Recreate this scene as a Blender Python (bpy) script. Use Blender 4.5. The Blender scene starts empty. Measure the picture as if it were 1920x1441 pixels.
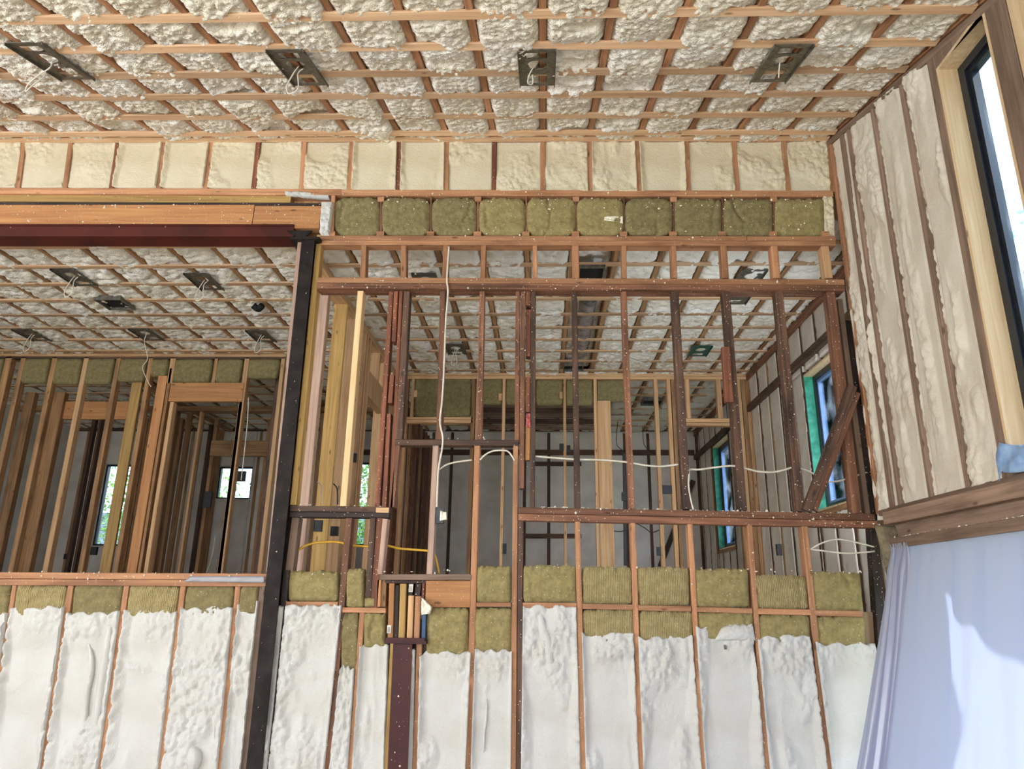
import bpy, bmesh, math, random
import numpy as np
from mathutils import Matrix, Vector
random.seed(7)
RNG = np.random.default_rng(7)
SC = bpy.context.scene
COL = SC.collection

# ------------------------------------------------------------------ camera
F = 1335.; CX, CY = 960., 720.5
_z = np.array([70, 4490, -F]); _y = np.array([58, -398, -F])
_z = _z/np.linalg.norm(_z); _y = _y/np.linalg.norm(_y); _y = _y-_z*(_y@_z); _y = _y/np.linalg.norm(_y)
_x = np.cross(_y, _z)
R = np.array([_x, _y, _z])
C = np.array([0, 0, 1.55])
cd = bpy.data.cameras.new('camera'); cam = bpy.data.objects.new('camera', cd); COL.objects.link(cam)
M = Matrix([[*R[0], C[0]], [*R[1], C[1]], [*R[2], C[2]], [0, 0, 0, 1]])
cam.matrix_world = M
cd.sensor_width = 36; cd.lens = F/1920*36; cd.clip_end = 200; cd.clip_start = .05
SC.camera = cam

# ------------------------------------------------------------------ world, sun, exposure
w = bpy.data.worlds.new('sky'); SC.world = w; w.use_nodes = True
nt = w.node_tree; bg = nt.nodes['Background']
tc = nt.nodes.new('ShaderNodeTexCoord'); sx = nt.nodes.new('ShaderNodeSeparateXYZ')
rp = nt.nodes.new('ShaderNodeValToRGB')
rp.color_ramp.elements[0].position = 0; rp.color_ramp.elements[0].color = (.86, .93, 1, 1)
rp.color_ramp.elements[1].position = .8; rp.color_ramp.elements[1].color = (.42, .62, 1, 1)
nt.links.new(tc.outputs['Generated'], sx.inputs[0]); nt.links.new(sx.outputs['Z'], rp.inputs[0])
nt.links.new(rp.outputs[0], bg.inputs[0]); bg.inputs[1].default_value = 2.5
sd = bpy.data.lights.new('sun', 'SUN'); sun = bpy.data.objects.new('sun', sd); COL.objects.link(sun)
sd.energy = 4.5; sd.angle = .02; sd.color = (1, .93, .82)
sun.rotation_euler = Vector((-.80, .28, -.85)).to_track_quat('-Z', 'Y').to_euler()
sun.location = (12, -3, 9)
XB_ = 2.8
def area(name, loc, sx_, sy_, direction, power, color):
    d = bpy.data.lights.new(name, 'AREA'); d.shape = 'RECTANGLE'; d.size = sx_; d.size_y = sy_
    d.energy = power; d.color = color
    o = bpy.data.objects.new(name, d); COL.objects.link(o); o.location = loc
    o.rotation_euler = Vector(direction).to_track_quat('-Z', 'Z').to_euler()
    return o
# daylight at the unseen rear opening, lamp tilted up as added ceiling fill
area('rear_daylight_fill', (-2.6, -3.35, 1.35), 8.5, 2.3, (0, .3, 1), 330, (.86, .93, 1))
area('side_daylight_fill', (-7.9, -.2, 2.2), 2.7, 2.3, (1, .1, .9), 250, (.93, .96, 1))  # lamp added at the unseen left opening, tilted up to lift the ceiling
# added fill lamp brightening the rear rooms, hidden behind the corner; no window there
area('rear_room_fill', (XB_-.03, 5.68, 2.6), 1.2, .5, (-.8, 1, -.1), 44, (.84, .92, 1))
SC.view_settings.view_transform = 'Standard'; SC.view_settings.look = 'None'
SC.view_settings.exposure = 0.88; SC.view_settings.gamma = 1; SC.view_settings.use_curve_mapping = False

# ------------------------------------------------------------------ helpers
def ray(u, v): return R @ np.array([u-CX, -(v-CY), -F])
def onY(u, v, Y): d = ray(u, v); return C+d*(Y/d[1])
def onX(u, v, X): d = ray(u, v); return C+d*(X/d[0])
def onZ(u, v, Z): d = ray(u, v); return C+d*((Z-C[2])/d[2])
D = 5.15; XR = 2.34; XB = 2.8; ZC = 4.53
SL = .289
def ceilZ(x, y): return 5.235 + SL*(y-D) - .0119*x
def onCeil(u, v):
    d = ray(u, v); # C+ t d ; z = 5.235+SL(y-D)-.0119x
    t = (5.235-SL*D-C[2])/(d[2]-SL*d[1]+.0119*d[0]); return C+d*t

def lin(r, g, b):
    f = lambda c: (c/255/12.92 if c/255 <= .04045 else ((c/255+.055)/1.055)**2.4)
    return (f(r), f(g), f(b), 1)
MATS = {}
def newmat(name):
    m = bpy.data.materials.new(name); m.use_nodes = True; MATS[name] = m
    return m, m.node_tree, m.node_tree.nodes['Principled BSDF']
def N(nt, t, **kw):
    n = nt.nodes.new(t)
    for k, v in kw.items(): setattr(n, k, v)
    return n
def wood(name, a, b, stain=0., staincol=(35, 24, 20), rough=.72, spot=.0, grain=1.):
    m, nt, bs = newmat(name); L = nt.links.new
    tc = N(nt, 'ShaderNodeTexCoord'); oi = N(nt, 'ShaderNodeObjectInfo')
    mp = N(nt, 'ShaderNodeMapping'); mp.inputs['Scale'].default_value = (38, 38, 1.6)
    ad = N(nt, 'ShaderNodeVectorMath', operation='ADD')
    ml = N(nt, 'ShaderNodeMath', operation='MULTIPLY'); ml.inputs[1].default_value = 37.
    L(oi.outputs['Random'], ml.inputs[0]); L(tc.outputs['Object'], ad.inputs[0]); L(ml.outputs[0], ad.inputs[1])
    L(ad.outputs[0], mp.inputs[0])
    n1 = N(nt, 'ShaderNodeTexNoise'); n1.inputs['Scale'].default_value = 1.; n1.inputs['Detail'].default_value = 5; n1.inputs['Distortion'].default_value = .6
    L(mp.outputs[0], n1.inputs['Vector'])
    r = N(nt, 'ShaderNodeValToRGB'); r.color_ramp.elements[0].position = .34; r.color_ramp.elements[1].position = .66
    r.color_ramp.elements[0].color = lin(*b); r.color_ramp.elements[1].color = lin(*a)
    L(n1.outputs[0], r.inputs[0])
    # knots
    mk = N(nt, 'ShaderNodeMapping'); mk.inputs['Scale'].default_value = (12, 12, 4.2); L(ad.outputs[0], mk.inputs[0])
    vk = N(nt, 'ShaderNodeTexVoronoi'); L(mk.outputs[0], vk.inputs['Vector']); vk.inputs['Scale'].default_value = 1.
    rk = N(nt, 'ShaderNodeValToRGB'); rk.color_ramp.elements[0].position = .07; rk.color_ramp.elements[1].position = .14
    rk.color_ramp.elements[0].color = (.28, .22, .18, 1); rk.color_ramp.elements[1].color = (1, 1, 1, 1)
    L(vk.outputs['Distance'], rk.inputs[0])
    mx = N(nt, 'ShaderNodeMixRGB', blend_type='MULTIPLY'); mx.inputs[0].default_value = .8
    L(r.outputs[0], mx.inputs[1]); L(rk.outputs[0], mx.inputs[2]); col = mx.outputs[0]
    # piece to piece variation
    hs = N(nt, 'ShaderNodeHueSaturation'); hs.inputs['Saturation'].default_value = .92
    mr = N(nt, 'ShaderNodeMapRange'); mr.inputs[3].default_value = .74; mr.inputs[4].default_value = 1.2
    L(oi.outputs['Random'], mr.inputs[0]); L(mr.outputs[0], hs.inputs['Value']); L(col, hs.inputs['Color']); col = hs.outputs[0]
    if stain:
        ms = N(nt, 'ShaderNodeMapping'); ms.inputs['Scale'].default_value = (9, 9, 2.2); L(ad.outputs[0], ms.inputs[0])
        ns = N(nt, 'ShaderNodeTexNoise'); ns.inputs['Scale'].default_value = 1; ns.inputs['Detail'].default_value = 4; L(ms.outputs[0], ns.inputs['Vector'])
        rs = N(nt, 'ShaderNodeValToRGB'); rs.color_ramp.elements[0].position = .52-.18*stain; rs.color_ramp.elements[1].position = .70-.1*stain
        rs.color_ramp.elements[0].color = (0, 0, 0, 1); rs.color_ramp.elements[1].color = (1, 1, 1, 1); L(ns.outputs[0], rs.inputs[0])
        mm = N(nt, 'ShaderNodeMath', operation='MULTIPLY'); mm.inputs[1].default_value = min(1, .45+.5*stain); L(rs.outputs[0], mm.inputs[0])
        m2 = N(nt, 'ShaderNodeMixRGB'); m2.inputs[2].default_value = lin(*staincol); L(mm.outputs[0], m2.inputs[0]); L(col, m2.inputs[1]); col = m2.outputs[0]
    if spot:
        v2 = N(nt, 'ShaderNodeTexVoronoi'); v2.inputs['Scale'].default_value = 38; L(ad.outputs[0], v2.inputs['Vector'])
        r2 = N(nt, 'ShaderNodeValToRGB'); r2.color_ramp.elements[0].position = .10*spot; r2.color_ramp.elements[1].position = .13*spot
        r2.color_ramp.elements[0].color = (1, 1, 1, 1); r2.color_ramp.elements[1].color = (0, 0, 0, 1); L(v2.outputs['Distance'], r2.inputs[0])
        m3 = N(nt, 'ShaderNodeMixRGB'); m3.inputs[2].default_value = lin(225, 215, 190); L(r2.outputs[0], m3.inputs[0]); L(col, m3.inputs[1]); col = m3.outputs[0]
    L(col, bs.inputs['Base Color']); bs.inputs['Roughness'].default_value = rough
    bp = N(nt, 'ShaderNodeBump'); bp.inputs['Strength'].default_value = .25*grain; bp.inputs['Distance'].default_value = .004
    L(n1.outputs[0], bp.inputs['Height']); L(bp.outputs[0], bs.inputs['Normal'])
    return m
wood('wood_new', (214, 172, 122), (186, 138, 88))
wood('wood_pale', (238, 204, 150), (216, 176, 120))
wood('wood_jamb', (236, 208, 164), (216, 180, 130))
wood('wood_mid', (196, 140, 94), (164, 108, 66), stain=.15, staincol=(105, 66, 42), spot=.8)
wood('wood_strap', (208, 170, 130), (182, 140, 100))
wood('wood_pinkish', (196, 164, 146), (168, 134, 116), stain=.1, staincol=(120, 90, 76))
wood('wood_old', (150, 98, 66), (108, 66, 43), stain=.3, staincol=(52, 33, 25), spot=1.)
wood('wood_red', (148, 84, 50), (104, 54, 32), stain=.25, staincol=(58, 28, 20), spot=1.)
wood('wood_dark', (116, 82, 62), (76, 52, 40), stain=.6, staincol=(38, 28, 25), spot=1.)
wood('wood_char', (70, 50, 42), (40, 30, 27), stain=.6, staincol=(24, 20, 20), spot=1.)
wood('wood_gold', (206, 166, 86), (172, 130, 62), spot=.5)
wood('lvl_orange', (192, 134, 72), (168, 108, 54), grain=.5, spot=.7)
wood('wood_grey', (150, 122, 102), (118, 94, 76), stain=.2, staincol=(80, 62, 50))
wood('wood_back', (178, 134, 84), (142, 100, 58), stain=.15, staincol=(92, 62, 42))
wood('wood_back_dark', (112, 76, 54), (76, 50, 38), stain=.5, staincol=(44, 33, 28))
wood('plywood', (190, 158, 122), (160, 128, 94))

def foam(name, c1, c2, bump=.5, scale=60, dist=.012):
    m, nt, bs = newmat(name); L = nt.links.new
    tc = N(nt, 'ShaderNodeTexCoord')
    n0 = N(nt, 'ShaderNodeTexNoise'); n0.inputs['Scale'].default_value = 3.; n0.inputs['Detail'].default_value = 4; L(tc.outputs['Object'], n0.inputs['Vector'])
    r = N(nt, 'ShaderNodeValToRGB'); r.color_ramp.elements[0].position = .38; r.color_ramp.elements[1].position = .62
    r.color_ramp.elements[0].color = lin(*c2); r.color_ramp.elements[1].color = lin(*c1); L(n0.outputs[0], r.inputs[0])
    L(r.outputs[0], bs.inputs['Base Color']); bs.inputs['Roughness'].default_value = .62
    try: bs.inputs['Specular IOR Level'].default_value = .35
    except Exception: pass
    n1 = N(nt, 'ShaderNodeTexNoise'); n1.inputs['Scale'].default_value = scale; n1.inputs['Detail'].default_value = 4; n1.inputs['Distortion'].default_value = 1.2
    L(tc.outputs['Object'], n1.inputs['Vector'])
    bp = N(nt, 'ShaderNodeBump'); bp.inputs['Strength'].default_value = bump; bp.inputs['Distance'].default_value = dist
    L(n1.outputs[0], bp.inputs['Height']); L(bp.outputs[0], bs.inputs['Normal'])
    return m
foam('foam_ceiling', (247, 244, 238), (236, 229, 212), .7, 46, .02)
foam('foam_cream', (216, 206, 181), (206, 193, 164), .5, 55, .012)
foam('foam_white', (206, 207, 205), (198, 197, 192), .5, 62, .010)
foam('foam_grey', (216, 208, 194), (204, 194, 178), .45, 60, .010)
foam('foam_back', (222, 215, 206), (206, 198, 188), .4, 50, .010)
foam('foam_bit', (245, 240, 225), (235, 226, 205), .3, 80, .005)

def batt(name, c1, c2, ribs=False):
    m, nt, bs = newmat(name); L = nt.links.new
    tc = N(nt, 'ShaderNodeTexCoord')
    n0 = N(nt, 'ShaderNodeTexNoise'); n0.inputs['Scale'].default_value = 22.; n0.inputs['Detail'].default_value = 8; n0.inputs['Roughness'].default_value = .75; L(tc.outputs['Object'], n0.inputs['Vector'])
    r = N(nt, 'ShaderNodeValToRGB'); r.color_ramp.elements[0].position = .32; r.color_ramp.elements[1].position = .68
    r.color_ramp.elements[0].color = lin(*c2); r.color_ramp.elements[1].color = lin(*c1); L(n0.outputs[0], r.inputs[0])
    v2 = N(nt, 'ShaderNodeTexVoronoi'); v2.inputs['Scale'].default_value = 30; L(tc.outputs['Object'], v2.inputs['Vector'])
    r2 = N(nt, 'ShaderNodeValToRGB'); r2.color_ramp.elements[0].position = .08; r2.color_ramp.elements[1].position = .12
    r2.color_ramp.elements[0].color = (.7, .7, .7, 1); r2.color_ramp.elements[1].color = (0, 0, 0, 1); L(v2.outputs['Distance'], r2.inputs[0])
    m3 = N(nt, 'ShaderNodeMixRGB'); m3.inputs[2].default_value = lin(222, 214, 190); L(r2.outputs[0], m3.inputs[0]); L(r.outputs[0], m3.inputs[1])
    L(m3.outputs[0], bs.inputs['Base Color']); bs.inputs['Roughness'].default_value = .95
    bp = N(nt, 'ShaderNodeBump'); bp.inputs['Strength'].default_value = .8; bp.inputs['Distance'].default_value = .015
    if ribs:
        wv = N(nt, 'ShaderNodeTexWave', wave_type='BANDS', bands_direction='X'); wv.inputs['Scale'].default_value = 26; wv.inputs['Distortion'].default_value = 2.0; wv.inputs['Detail'].default_value = 2; wv.inputs['Detail Scale'].default_value = 3
        L(tc.outputs['Object'], wv.inputs['Vector'])
        a = N(nt, 'ShaderNodeMath', operation='MULTIPLY_ADD'); a.inputs[1].default_value = .35
        L(wv.outputs['Fac'], a.inputs[0]); L(n0.outputs[0], a.inputs[2]); L(a.outputs[0], bp.inputs['Height'])
    else: L(n0.outputs[0], bp.inputs['Height'])
    L(bp.outputs[0], bs.inputs['Normal'])
batt('wool', (172, 158, 108), (128, 116, 74))
batt('wool_ribbed', (182, 166, 118), (140, 126, 84), True)
batt('wool_dirty', (152, 140, 98), (110, 100, 66))
batt('wool_fluff', (150, 138, 110), (92, 84, 64))

def plain(name, c, rough=.5, metal=0., spec=.5, noise=0., c2=None, scale=12, bump=0., trans=0.):
    m, nt, bs = newmat(name); L = nt.links.new
    bs.inputs['Base Color'].default_value = lin(*c); bs.inputs['Roughness'].default_value = rough; bs.inputs['Metallic'].default_value = metal; bs.inputs['Specular IOR Level'].default_value = spec
    tc = N(nt, 'ShaderNodeTexCoord'); n0 = N(nt, 'ShaderNodeTexNoise'); n0.inputs['Scale'].default_value = scale; n0.inputs['Detail'].default_value = 6
    L(tc.outputs['Object'], n0.inputs['Vector'])
    c2 = c2 or tuple(int(k*.8) for k in c)
    r = N(nt, 'ShaderNodeValToRGB'); r.color_ramp.elements[0].position = .4; r.color_ramp.elements[1].position = .65
    r.color_ramp.elements[0].color = lin(*c); r.color_ramp.elements[1].color = lin(*c2); L(n0.outputs[0], r.inputs[0]); L(r.outputs[0], bs.inputs['Base Color'])
    if bump:
        bp = N(nt, 'ShaderNodeBump'); bp.inputs['Strength'].default_value = bump; bp.inputs['Distance'].default_value = .01
        L(n0.outputs[0], bp.inputs['Height']); L(bp.outputs[0], bs.inputs['Normal'])
    return m
plain('steel_black', (30, 25, 24), .7, .0, .2, c2=(46, 40, 39), scale=8)
plain('steel_maroon', (72, 36, 36), .55, .0, .3, c2=(60, 30, 31), scale=6)
plain('steel_red', (84, 34, 26), .6, .0, .3, c2=(66, 27, 22), scale=3)
plain('galvanised', (150, 150, 140), .38, .85, c2=(112, 112, 104), scale=30)
plain('galvanised_dark', (122, 120, 110), .45, .6, c2=(92, 90, 82), scale=30)
plain('green_plate', (40, 110, 92), .5, .3, c2=(70, 90, 84), scale=30)
plain('duct_foil', (176, 172, 174), .34, .55, c2=(128, 120, 122), scale=14, bump=.6)
plain('plastic_black', (26, 26, 30), .5, c2=(34, 34, 40))
plain('plastic_grey', (70, 72, 78), .5, c2=(52, 54, 60))
plain('plastic_blue', (20, 66, 110), .4, c2=(16, 48, 84))
plain('frame_black', (34, 40, 48), .35, .1, c2=(28, 32, 38))
plain('sash_blue', (120, 146, 190), .35, .0, c2=(104, 130, 176))
plain('flashing_green', (70, 170, 142), .5, c2=(34, 130, 104))
plain('cable_white', (226, 220, 206), .5, c2=(206, 200, 186))
plain('cable_yellow', (222, 176, 50), .5, c2=(200, 150, 40))
plain('cable_dark', (40, 38, 40), .5)
plain('red_tag', (190, 60, 60), .5, c2=(160, 120, 120), scale=60)
plain('paper_label', (226, 224, 214), .7, c2=(206, 204, 196))
plain('void_black', (10, 10, 12), .8)
plain('subfloor', (206, 192, 166), .8, c2=(186, 170, 142))
plain('lawn', (120, 130, 96), .95, c2=(96, 110, 74), scale=1)
plain('bark', (92, 76, 60), .9, c2=(64, 52, 42))
plain('shingle', (150, 152, 156), .9, c2=(120, 122, 126))
plain('tape_blue', (150, 180, 214), .35, c2=(120, 150, 196), scale=20, bump=.5)
def leafmat(name, c1, c2):
    m, nt, bs = newmat(name); L = nt.links.new
    oi = N(nt, 'ShaderNodeNewGeometry'); r = N(nt, 'ShaderNodeValToRGB')
    r.color_ramp.elements[0].color = lin(*c1); r.color_ramp.elements[1].color = lin(*c2)
    L(oi.outputs['Random Per Island'], r.inputs[0]); L(r.outputs[0], bs.inputs['Base Color'])
    tr = N(nt, 'ShaderNodeBsdfTranslucent'); L(r.outputs[0], tr.inputs[0]); mx = N(nt, 'ShaderNodeMixShader'); mx.inputs[0].default_value = .45
    L(bs.outputs[0], mx.inputs[1]); L(tr.outputs[0], mx.inputs[2]); L(mx.outputs[0], nt.nodes['Material Output'].inputs[0])
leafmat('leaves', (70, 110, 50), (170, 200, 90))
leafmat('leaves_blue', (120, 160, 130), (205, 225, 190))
def glassmat():
    m, nt, bs = newmat('glass'); L = nt.links.new
    t = N(nt, 'ShaderNodeBsdfTransparent'); t.inputs[0].default_value = (.84, .93, 1, 1)
    g = N(nt, 'ShaderNodeBsdfGlossy'); g.inputs['Roughness'].default_value = .03
    lw = N(nt, 'ShaderNodeLayerWeight'); lw.inputs[0].default_value = .08
    mx = N(nt, 'ShaderNodeMixShader'); L(lw.outputs['Fresnel'], mx.inputs[0]); L(t.outputs[0], mx.inputs[1]); L(g.outputs[0], mx.inputs[2])
    # smears and dust on the pane
    tc = N(nt, 'ShaderNodeTexCoord'); n = N(nt, 'ShaderNodeTexNoise'); n.inputs['Scale'].default_value = 5; n.inputs['Detail'].default_value = 6; L(tc.outputs['Object'], n.inputs['Vector'])
    r = N(nt, 'ShaderNodeMapRange'); r.inputs[1].default_value = .45; r.inputs[2].default_value = .8; r.inputs[4].default_value = .07; L(n.outputs[0], r.inputs[0])
    d = N(nt, 'ShaderNodeBsdfTranslucent'); d.inputs[0].default_value = (.8, .88, 1, 1)
    m2 = N(nt, 'ShaderNodeMixShader'); L(r.outputs[0], m2.inputs[0]); L(mx.outputs[0], m2.inputs[1]); L(d.outputs[0], m2.inputs[2])
    L(m2.outputs[0], nt.nodes['Material Output'].inputs[0])
glassmat()
def sheetmat():
    m, nt, bs = newmat('poly_sheet'); L = nt.links.new
    d = N(nt, 'ShaderNodeBsdfDiffuse'); d.inputs[0].default_value = (.66, .67, .74, 1)
    t = N(nt, 'ShaderNodeBsdfTranslucent'); t.inputs[0].default_value = (.34, .41, .68, 1)
    mx = N(nt, 'ShaderNodeMixShader'); mx.inputs[0].default_value = .62; L(d.outputs[0], mx.inputs[1]); L(t.outputs[0], mx.inputs[2])
    g = N(nt, 'ShaderNodeBsdfGlossy'); g.inputs['Roughness'].default_value = .3
    m2 = N(nt, 'ShaderNodeMixShader'); m2.inputs[0].default_value = .06; L(mx.outputs[0], m2.inputs[1]); L(g.outputs[0], m2.inputs[2])
    L(m2.outputs[0], nt.nodes['Material Output'].inputs[0])
sheetmat()

def setp(o, label=None, cat=None, group=None, kind=None):
    if label: o['label'] = label
    if cat: o['category'] = cat
    if group: o['group'] = group
    if kind: o['kind'] = kind
    return o
def link(o, parent=None):
    COL.objects.link(o)
    if parent is not None:
        o.parent = parent
        o.matrix_parent_inverse = Matrix.Translation(-ROOTLOC.get(parent.name, Vector((0, 0, 0))))
    return o
ROOTLOC = {}
def empty(name, loc=(0, 0, 0), **kw):
    o = bpy.data.objects.new(name, None); COL.objects.link(o); o.location = loc; o.empty_display_size = .1
    ROOTLOC[o.name] = Vector(loc); setp(o, **kw); return o
def mesh(name, vs, fs, mat, parent=None, smooth=False, mw=None, **kw):
    me = bpy.data.meshes.new(name); me.from_pydata([tuple(map(float, v)) for v in vs] if not isinstance(vs, np.ndarray) else vs.tolist(), [], fs if isinstance(fs, list) else fs.tolist())
    me.materials.append(MATS[mat] if isinstance(mat, str) else mat)
    if smooth: me.polygons.foreach_set('use_smooth', [True]*len(me.polygons))
    me.update()
    o = bpy.data.objects.new(name, me); link(o, parent)
    if mw is not None: o.matrix_basis = mw
    setp(o, **kw); return o
def board(name, p0, p1, w, d, mat, parent=None, wdir=(1, 0, 0), ddir=(0, 1, 0), **kw):
    """chamfered stick; p0,p1 = centre line of its front face, depth goes along ddir"""
    p0 = np.array(p0, float); p1 = np.array(p1, float); ez = p1-p0; Ln = np.linalg.norm(ez); ez /= Ln
    ey = np.array(ddir, float); ey -= ez*(ey@ez); ey /= np.linalg.norm(ey)
    ex = np.cross(ey, ez)
    if ex @ np.array(wdir, float) < 0: pass
    c = min(.0035, w*.15, d*.15); hw = w/2
    pr = [(-hw+c, 0), (hw-c, 0), (hw, c), (hw, d-c), (hw-c, d), (-hw+c, d), (-hw, d-c), (-hw, c)]
    vs = [(x, y, 0) for x, y in pr]+[(x, y, Ln) for x, y in pr]
    fs = [(i, (i+1) % 8, (i+1) % 8+8, i+8) for i in range(8)]+[tuple(range(7, -1, -1)), tuple(range(8, 16))]
    mw = Matrix([[ex[0], ey[0], ez[0], p0[0]], [ex[1], ey[1], ez[1], p0[1]], [ex[2], ey[2], ez[2], p0[2]], [0, 0, 0, 1]])
    return mesh(name, vs, fs, mat, parent, mw=mw, **kw)
def ext(p0, p1, z):  # extend line p0->p1 to height z
    t = (z-p0[2])/(p1[2]-p0[2]); return p0+(p1-p0)*t
def vst(name, uT, vT, uB, vB, wpx, mat, parent, Y=D, d=.09, toz=None, **kw):
    a = onY(uT, vT, Y); b = onY(uB, vB, Y)
    vm = (vT+vB)/2; um = (uT+uB)/2
    wd = (onY(um+wpx/2, vm, Y)-onY(um-wpx/2, vm, Y))[0]
    if toz is not None: b = ext(a, b, toz)
    return board(name, b, a, wd, d, mat, parent, **kw)
def hst(name, u0, vt0, vb0, u1, vt1, vb1, mat, parent, Y=D, d=.09, **kw):
    a = (onY(u0, vt0, Y)+onY(u0, vb0, Y))/2; b = (onY(u1, vt1, Y)+onY(u1, vb1, Y))/2
    h = ((onY(u0, vt0, Y)-onY(u0, vb0, Y))[2]+(onY(u1, vt1, Y)-onY(u1, vb1, Y))[2])/2
    return board(name, a, b, h, d, mat, parent, **kw)
def box(name, lo, hi, mat, parent=None, **kw):
    lo = np.array(lo, float); hi = np.array(hi, float); c = (lo+hi)/2
    vs = [((lo[0] if i & 1 == 0 else hi[0])-c[0], (lo[1] if i & 2 == 0 else hi[1])-c[1], (lo[2] if i & 4 == 0 else hi[2])-c[2]) for i in range(8)]
    fs = [(0, 2, 3, 1), (4, 5, 7, 6), (0, 1, 5, 4), (2, 6, 7, 3), (0, 4, 6, 2), (1, 3, 7, 5)]
    o = mesh(name, vs, fs, mat, parent, mw=Matrix.Translation(c), **kw); ROOTLOC[o.name] = Vector(c); return o

def hash2(ix, iy, s):
    h = np.sin(ix*127.1+iy*311.7+s*74.7)*43758.5453
    return h-np.floor(h)
def vnoise(x, y, s=0):
    ix, iy = np.floor(x), np.floor(y); fx, fy = x-ix, y-iy; fx = fx*fx*(3-2*fx); fy = fy*fy*(3-2*fy)
    a = hash2(ix, iy, s); b = hash2(ix+1, iy, s); c = hash2(ix, iy+1, s); d = hash2(ix+1, iy+1, s)
    return (a*(1-fx)+b*fx)*(1-fy)+(c*(1-fx)+d*fx)*fy
def fbm(x, y, s=0, o=4):
    r = 0; a = .5
    for k in range(o): r = r+a*vnoise(x*2**k, y*2**k, s+k*7); a /= 2
    return r
def blobs(x, y, s=0):
    ix, iy = np.floor(x), np.floor(y); best = np.full(x.shape, 9.)
    for dx in (-1, 0, 1):
        for dy in (-1, 0, 1):
            jx, jy = ix+dx, iy+dy
            px = jx+hash2(jx, jy, s); py = jy+hash2(jx, jy, s+3)
            best = np.minimum(best, (px-x)**2+(py-y)**2)
    return np.clip(1-best*1.1, 0, 1)
def patch(name, A, B, Cc, Dd, normal, hfn, mat, parent, res=.012, skirt=.05, topfn=None, rnd=0, **kw):
    """bump-surfaced panel: A,B bottom left/right, Cc,Dd top left/right; hfn(x,y,s,t)->height along normal"""
    A, B, Cc, Dd = map(lambda p: np.array(p, float), (A, B, Cc, Dd)); nrm = np.array(normal, float)
    W = max(np.linalg.norm(B-A), np.linalg.norm(Dd-Cc)); H = max(np.linalg.norm(Cc-A), np.linalg.norm(Dd-B))
    nu = max(4, int(W/res)); nv = max(4, int(H/res))
    s = np.linspace(0, 1, nu+1); t = np.linspace(0, 1, nv+1); S, T = np.meshgrid(s, t)
    if topfn is not None: T2 = T*(1+topfn(S)/H)
    else: T2 = T
    P = (A[None, None]*((1-S)*(1-T2))[..., None]+B*(S*(1-T2))[..., None]+Cc*((1-S)*T2)[..., None]+Dd*(S*T2)[..., None])
    off = random.random()*50
    if rnd: S, T2 = .5+(S-.5)*(1-rnd*np.abs(2*T-1)**7), .5+(T2-.5)*(1-rnd*np.abs(2*S-1)**7)
    P = (A[None, None]*((1-S)*(1-T2))[..., None]+B*(S*(1-T2))[..., None]+Cc*((1-S)*T2)[..., None]+Dd*(S*T2)[..., None])
    h = hfn(S*W+off, T2*H+off*.7, S, T)
    P = P+nrm*h[..., None]
    Q = np.pad(P, ((1, 1), (1, 1), (0, 0)), mode='edge')
    e = np.zeros(Q.shape[:2], bool); e[0] = e[-1] = True; e[:, 0] = e[:, -1] = True
    Q[e] -= nrm*skirt
    c = (A+B+Cc+Dd)/4
    ny, nx = Q.shape[:2]; idx = np.arange(ny*nx).reshape(ny, nx)
    f = np.stack([idx[:-1, :-1], idx[:-1, 1:], idx[1:, 1:], idx[1:, :-1]], -1).reshape(-1, 4)
    n0 = np.cross(B-A, Cc-A)
    if n0 @ nrm < 0: f = f[:, ::-1]
    return mesh(name, (Q-c).reshape(-1, 3), f, mat, parent, smooth=True, mw=Matrix.Translation(c), **kw)
def edgeprof(S, W, w=.03): d = np.minimum(S, 1-S)*W; return np.clip(d/w, 0, 1)
def tube(name, pts, r, mat, parent=None, n=6, cyclic=False, **kw):
    pts = [Vector(p) for p in pts]; L0 = pts[0].copy()
    # catmull-rom refine
    q = []
    for i in range(len(pts)-1):
        p0 = pts[max(i-1, 0)]; p1 = pts[i]; p2 = pts[i+1]; p3 = pts[min(i+2, len(pts)-1)]
        for k in range(6):
            t = k/6; q.append(.5*((2*p1)+(p2-p0)*t+(2*p0-5*p1+4*p2-p3)*t*t+(3*p1-p0-3*p2+p3)*t**3))
    q.append(pts[-1]); vs = []; fs = []
    up = Vector((.13, .31, .94)).normalized()
    for i, p in enumerate(q):
        tg = (q[min(i+1, len(q)-1)]-q[max(i-1, 0)]).normalized()
        a = tg.cross(up)
        if a.length < 1e-3: a = tg.cross(Vector((1, 0, 0)))
        a.normalize(); b = tg.cross(a)
        for k in range(n):
            an = 2*math.pi*k/n; vs.append(p-L0+r*(math.cos(an)*a+math.sin(an)*b))
    for i in range(len(q)-1):
        for k in range(n): fs.append((i*n+k, i*n+(k+1) % n, (i+1)*n+(k+1) % n, (i+1)*n+k))
    fs += [tuple(range(n-1, -1, -1)), tuple((len(q)-1)*n+k for k in range(n))]
    return mesh(name, vs, fs, mat, parent, smooth=True, mw=Matrix.Translation(L0), **kw)

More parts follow.
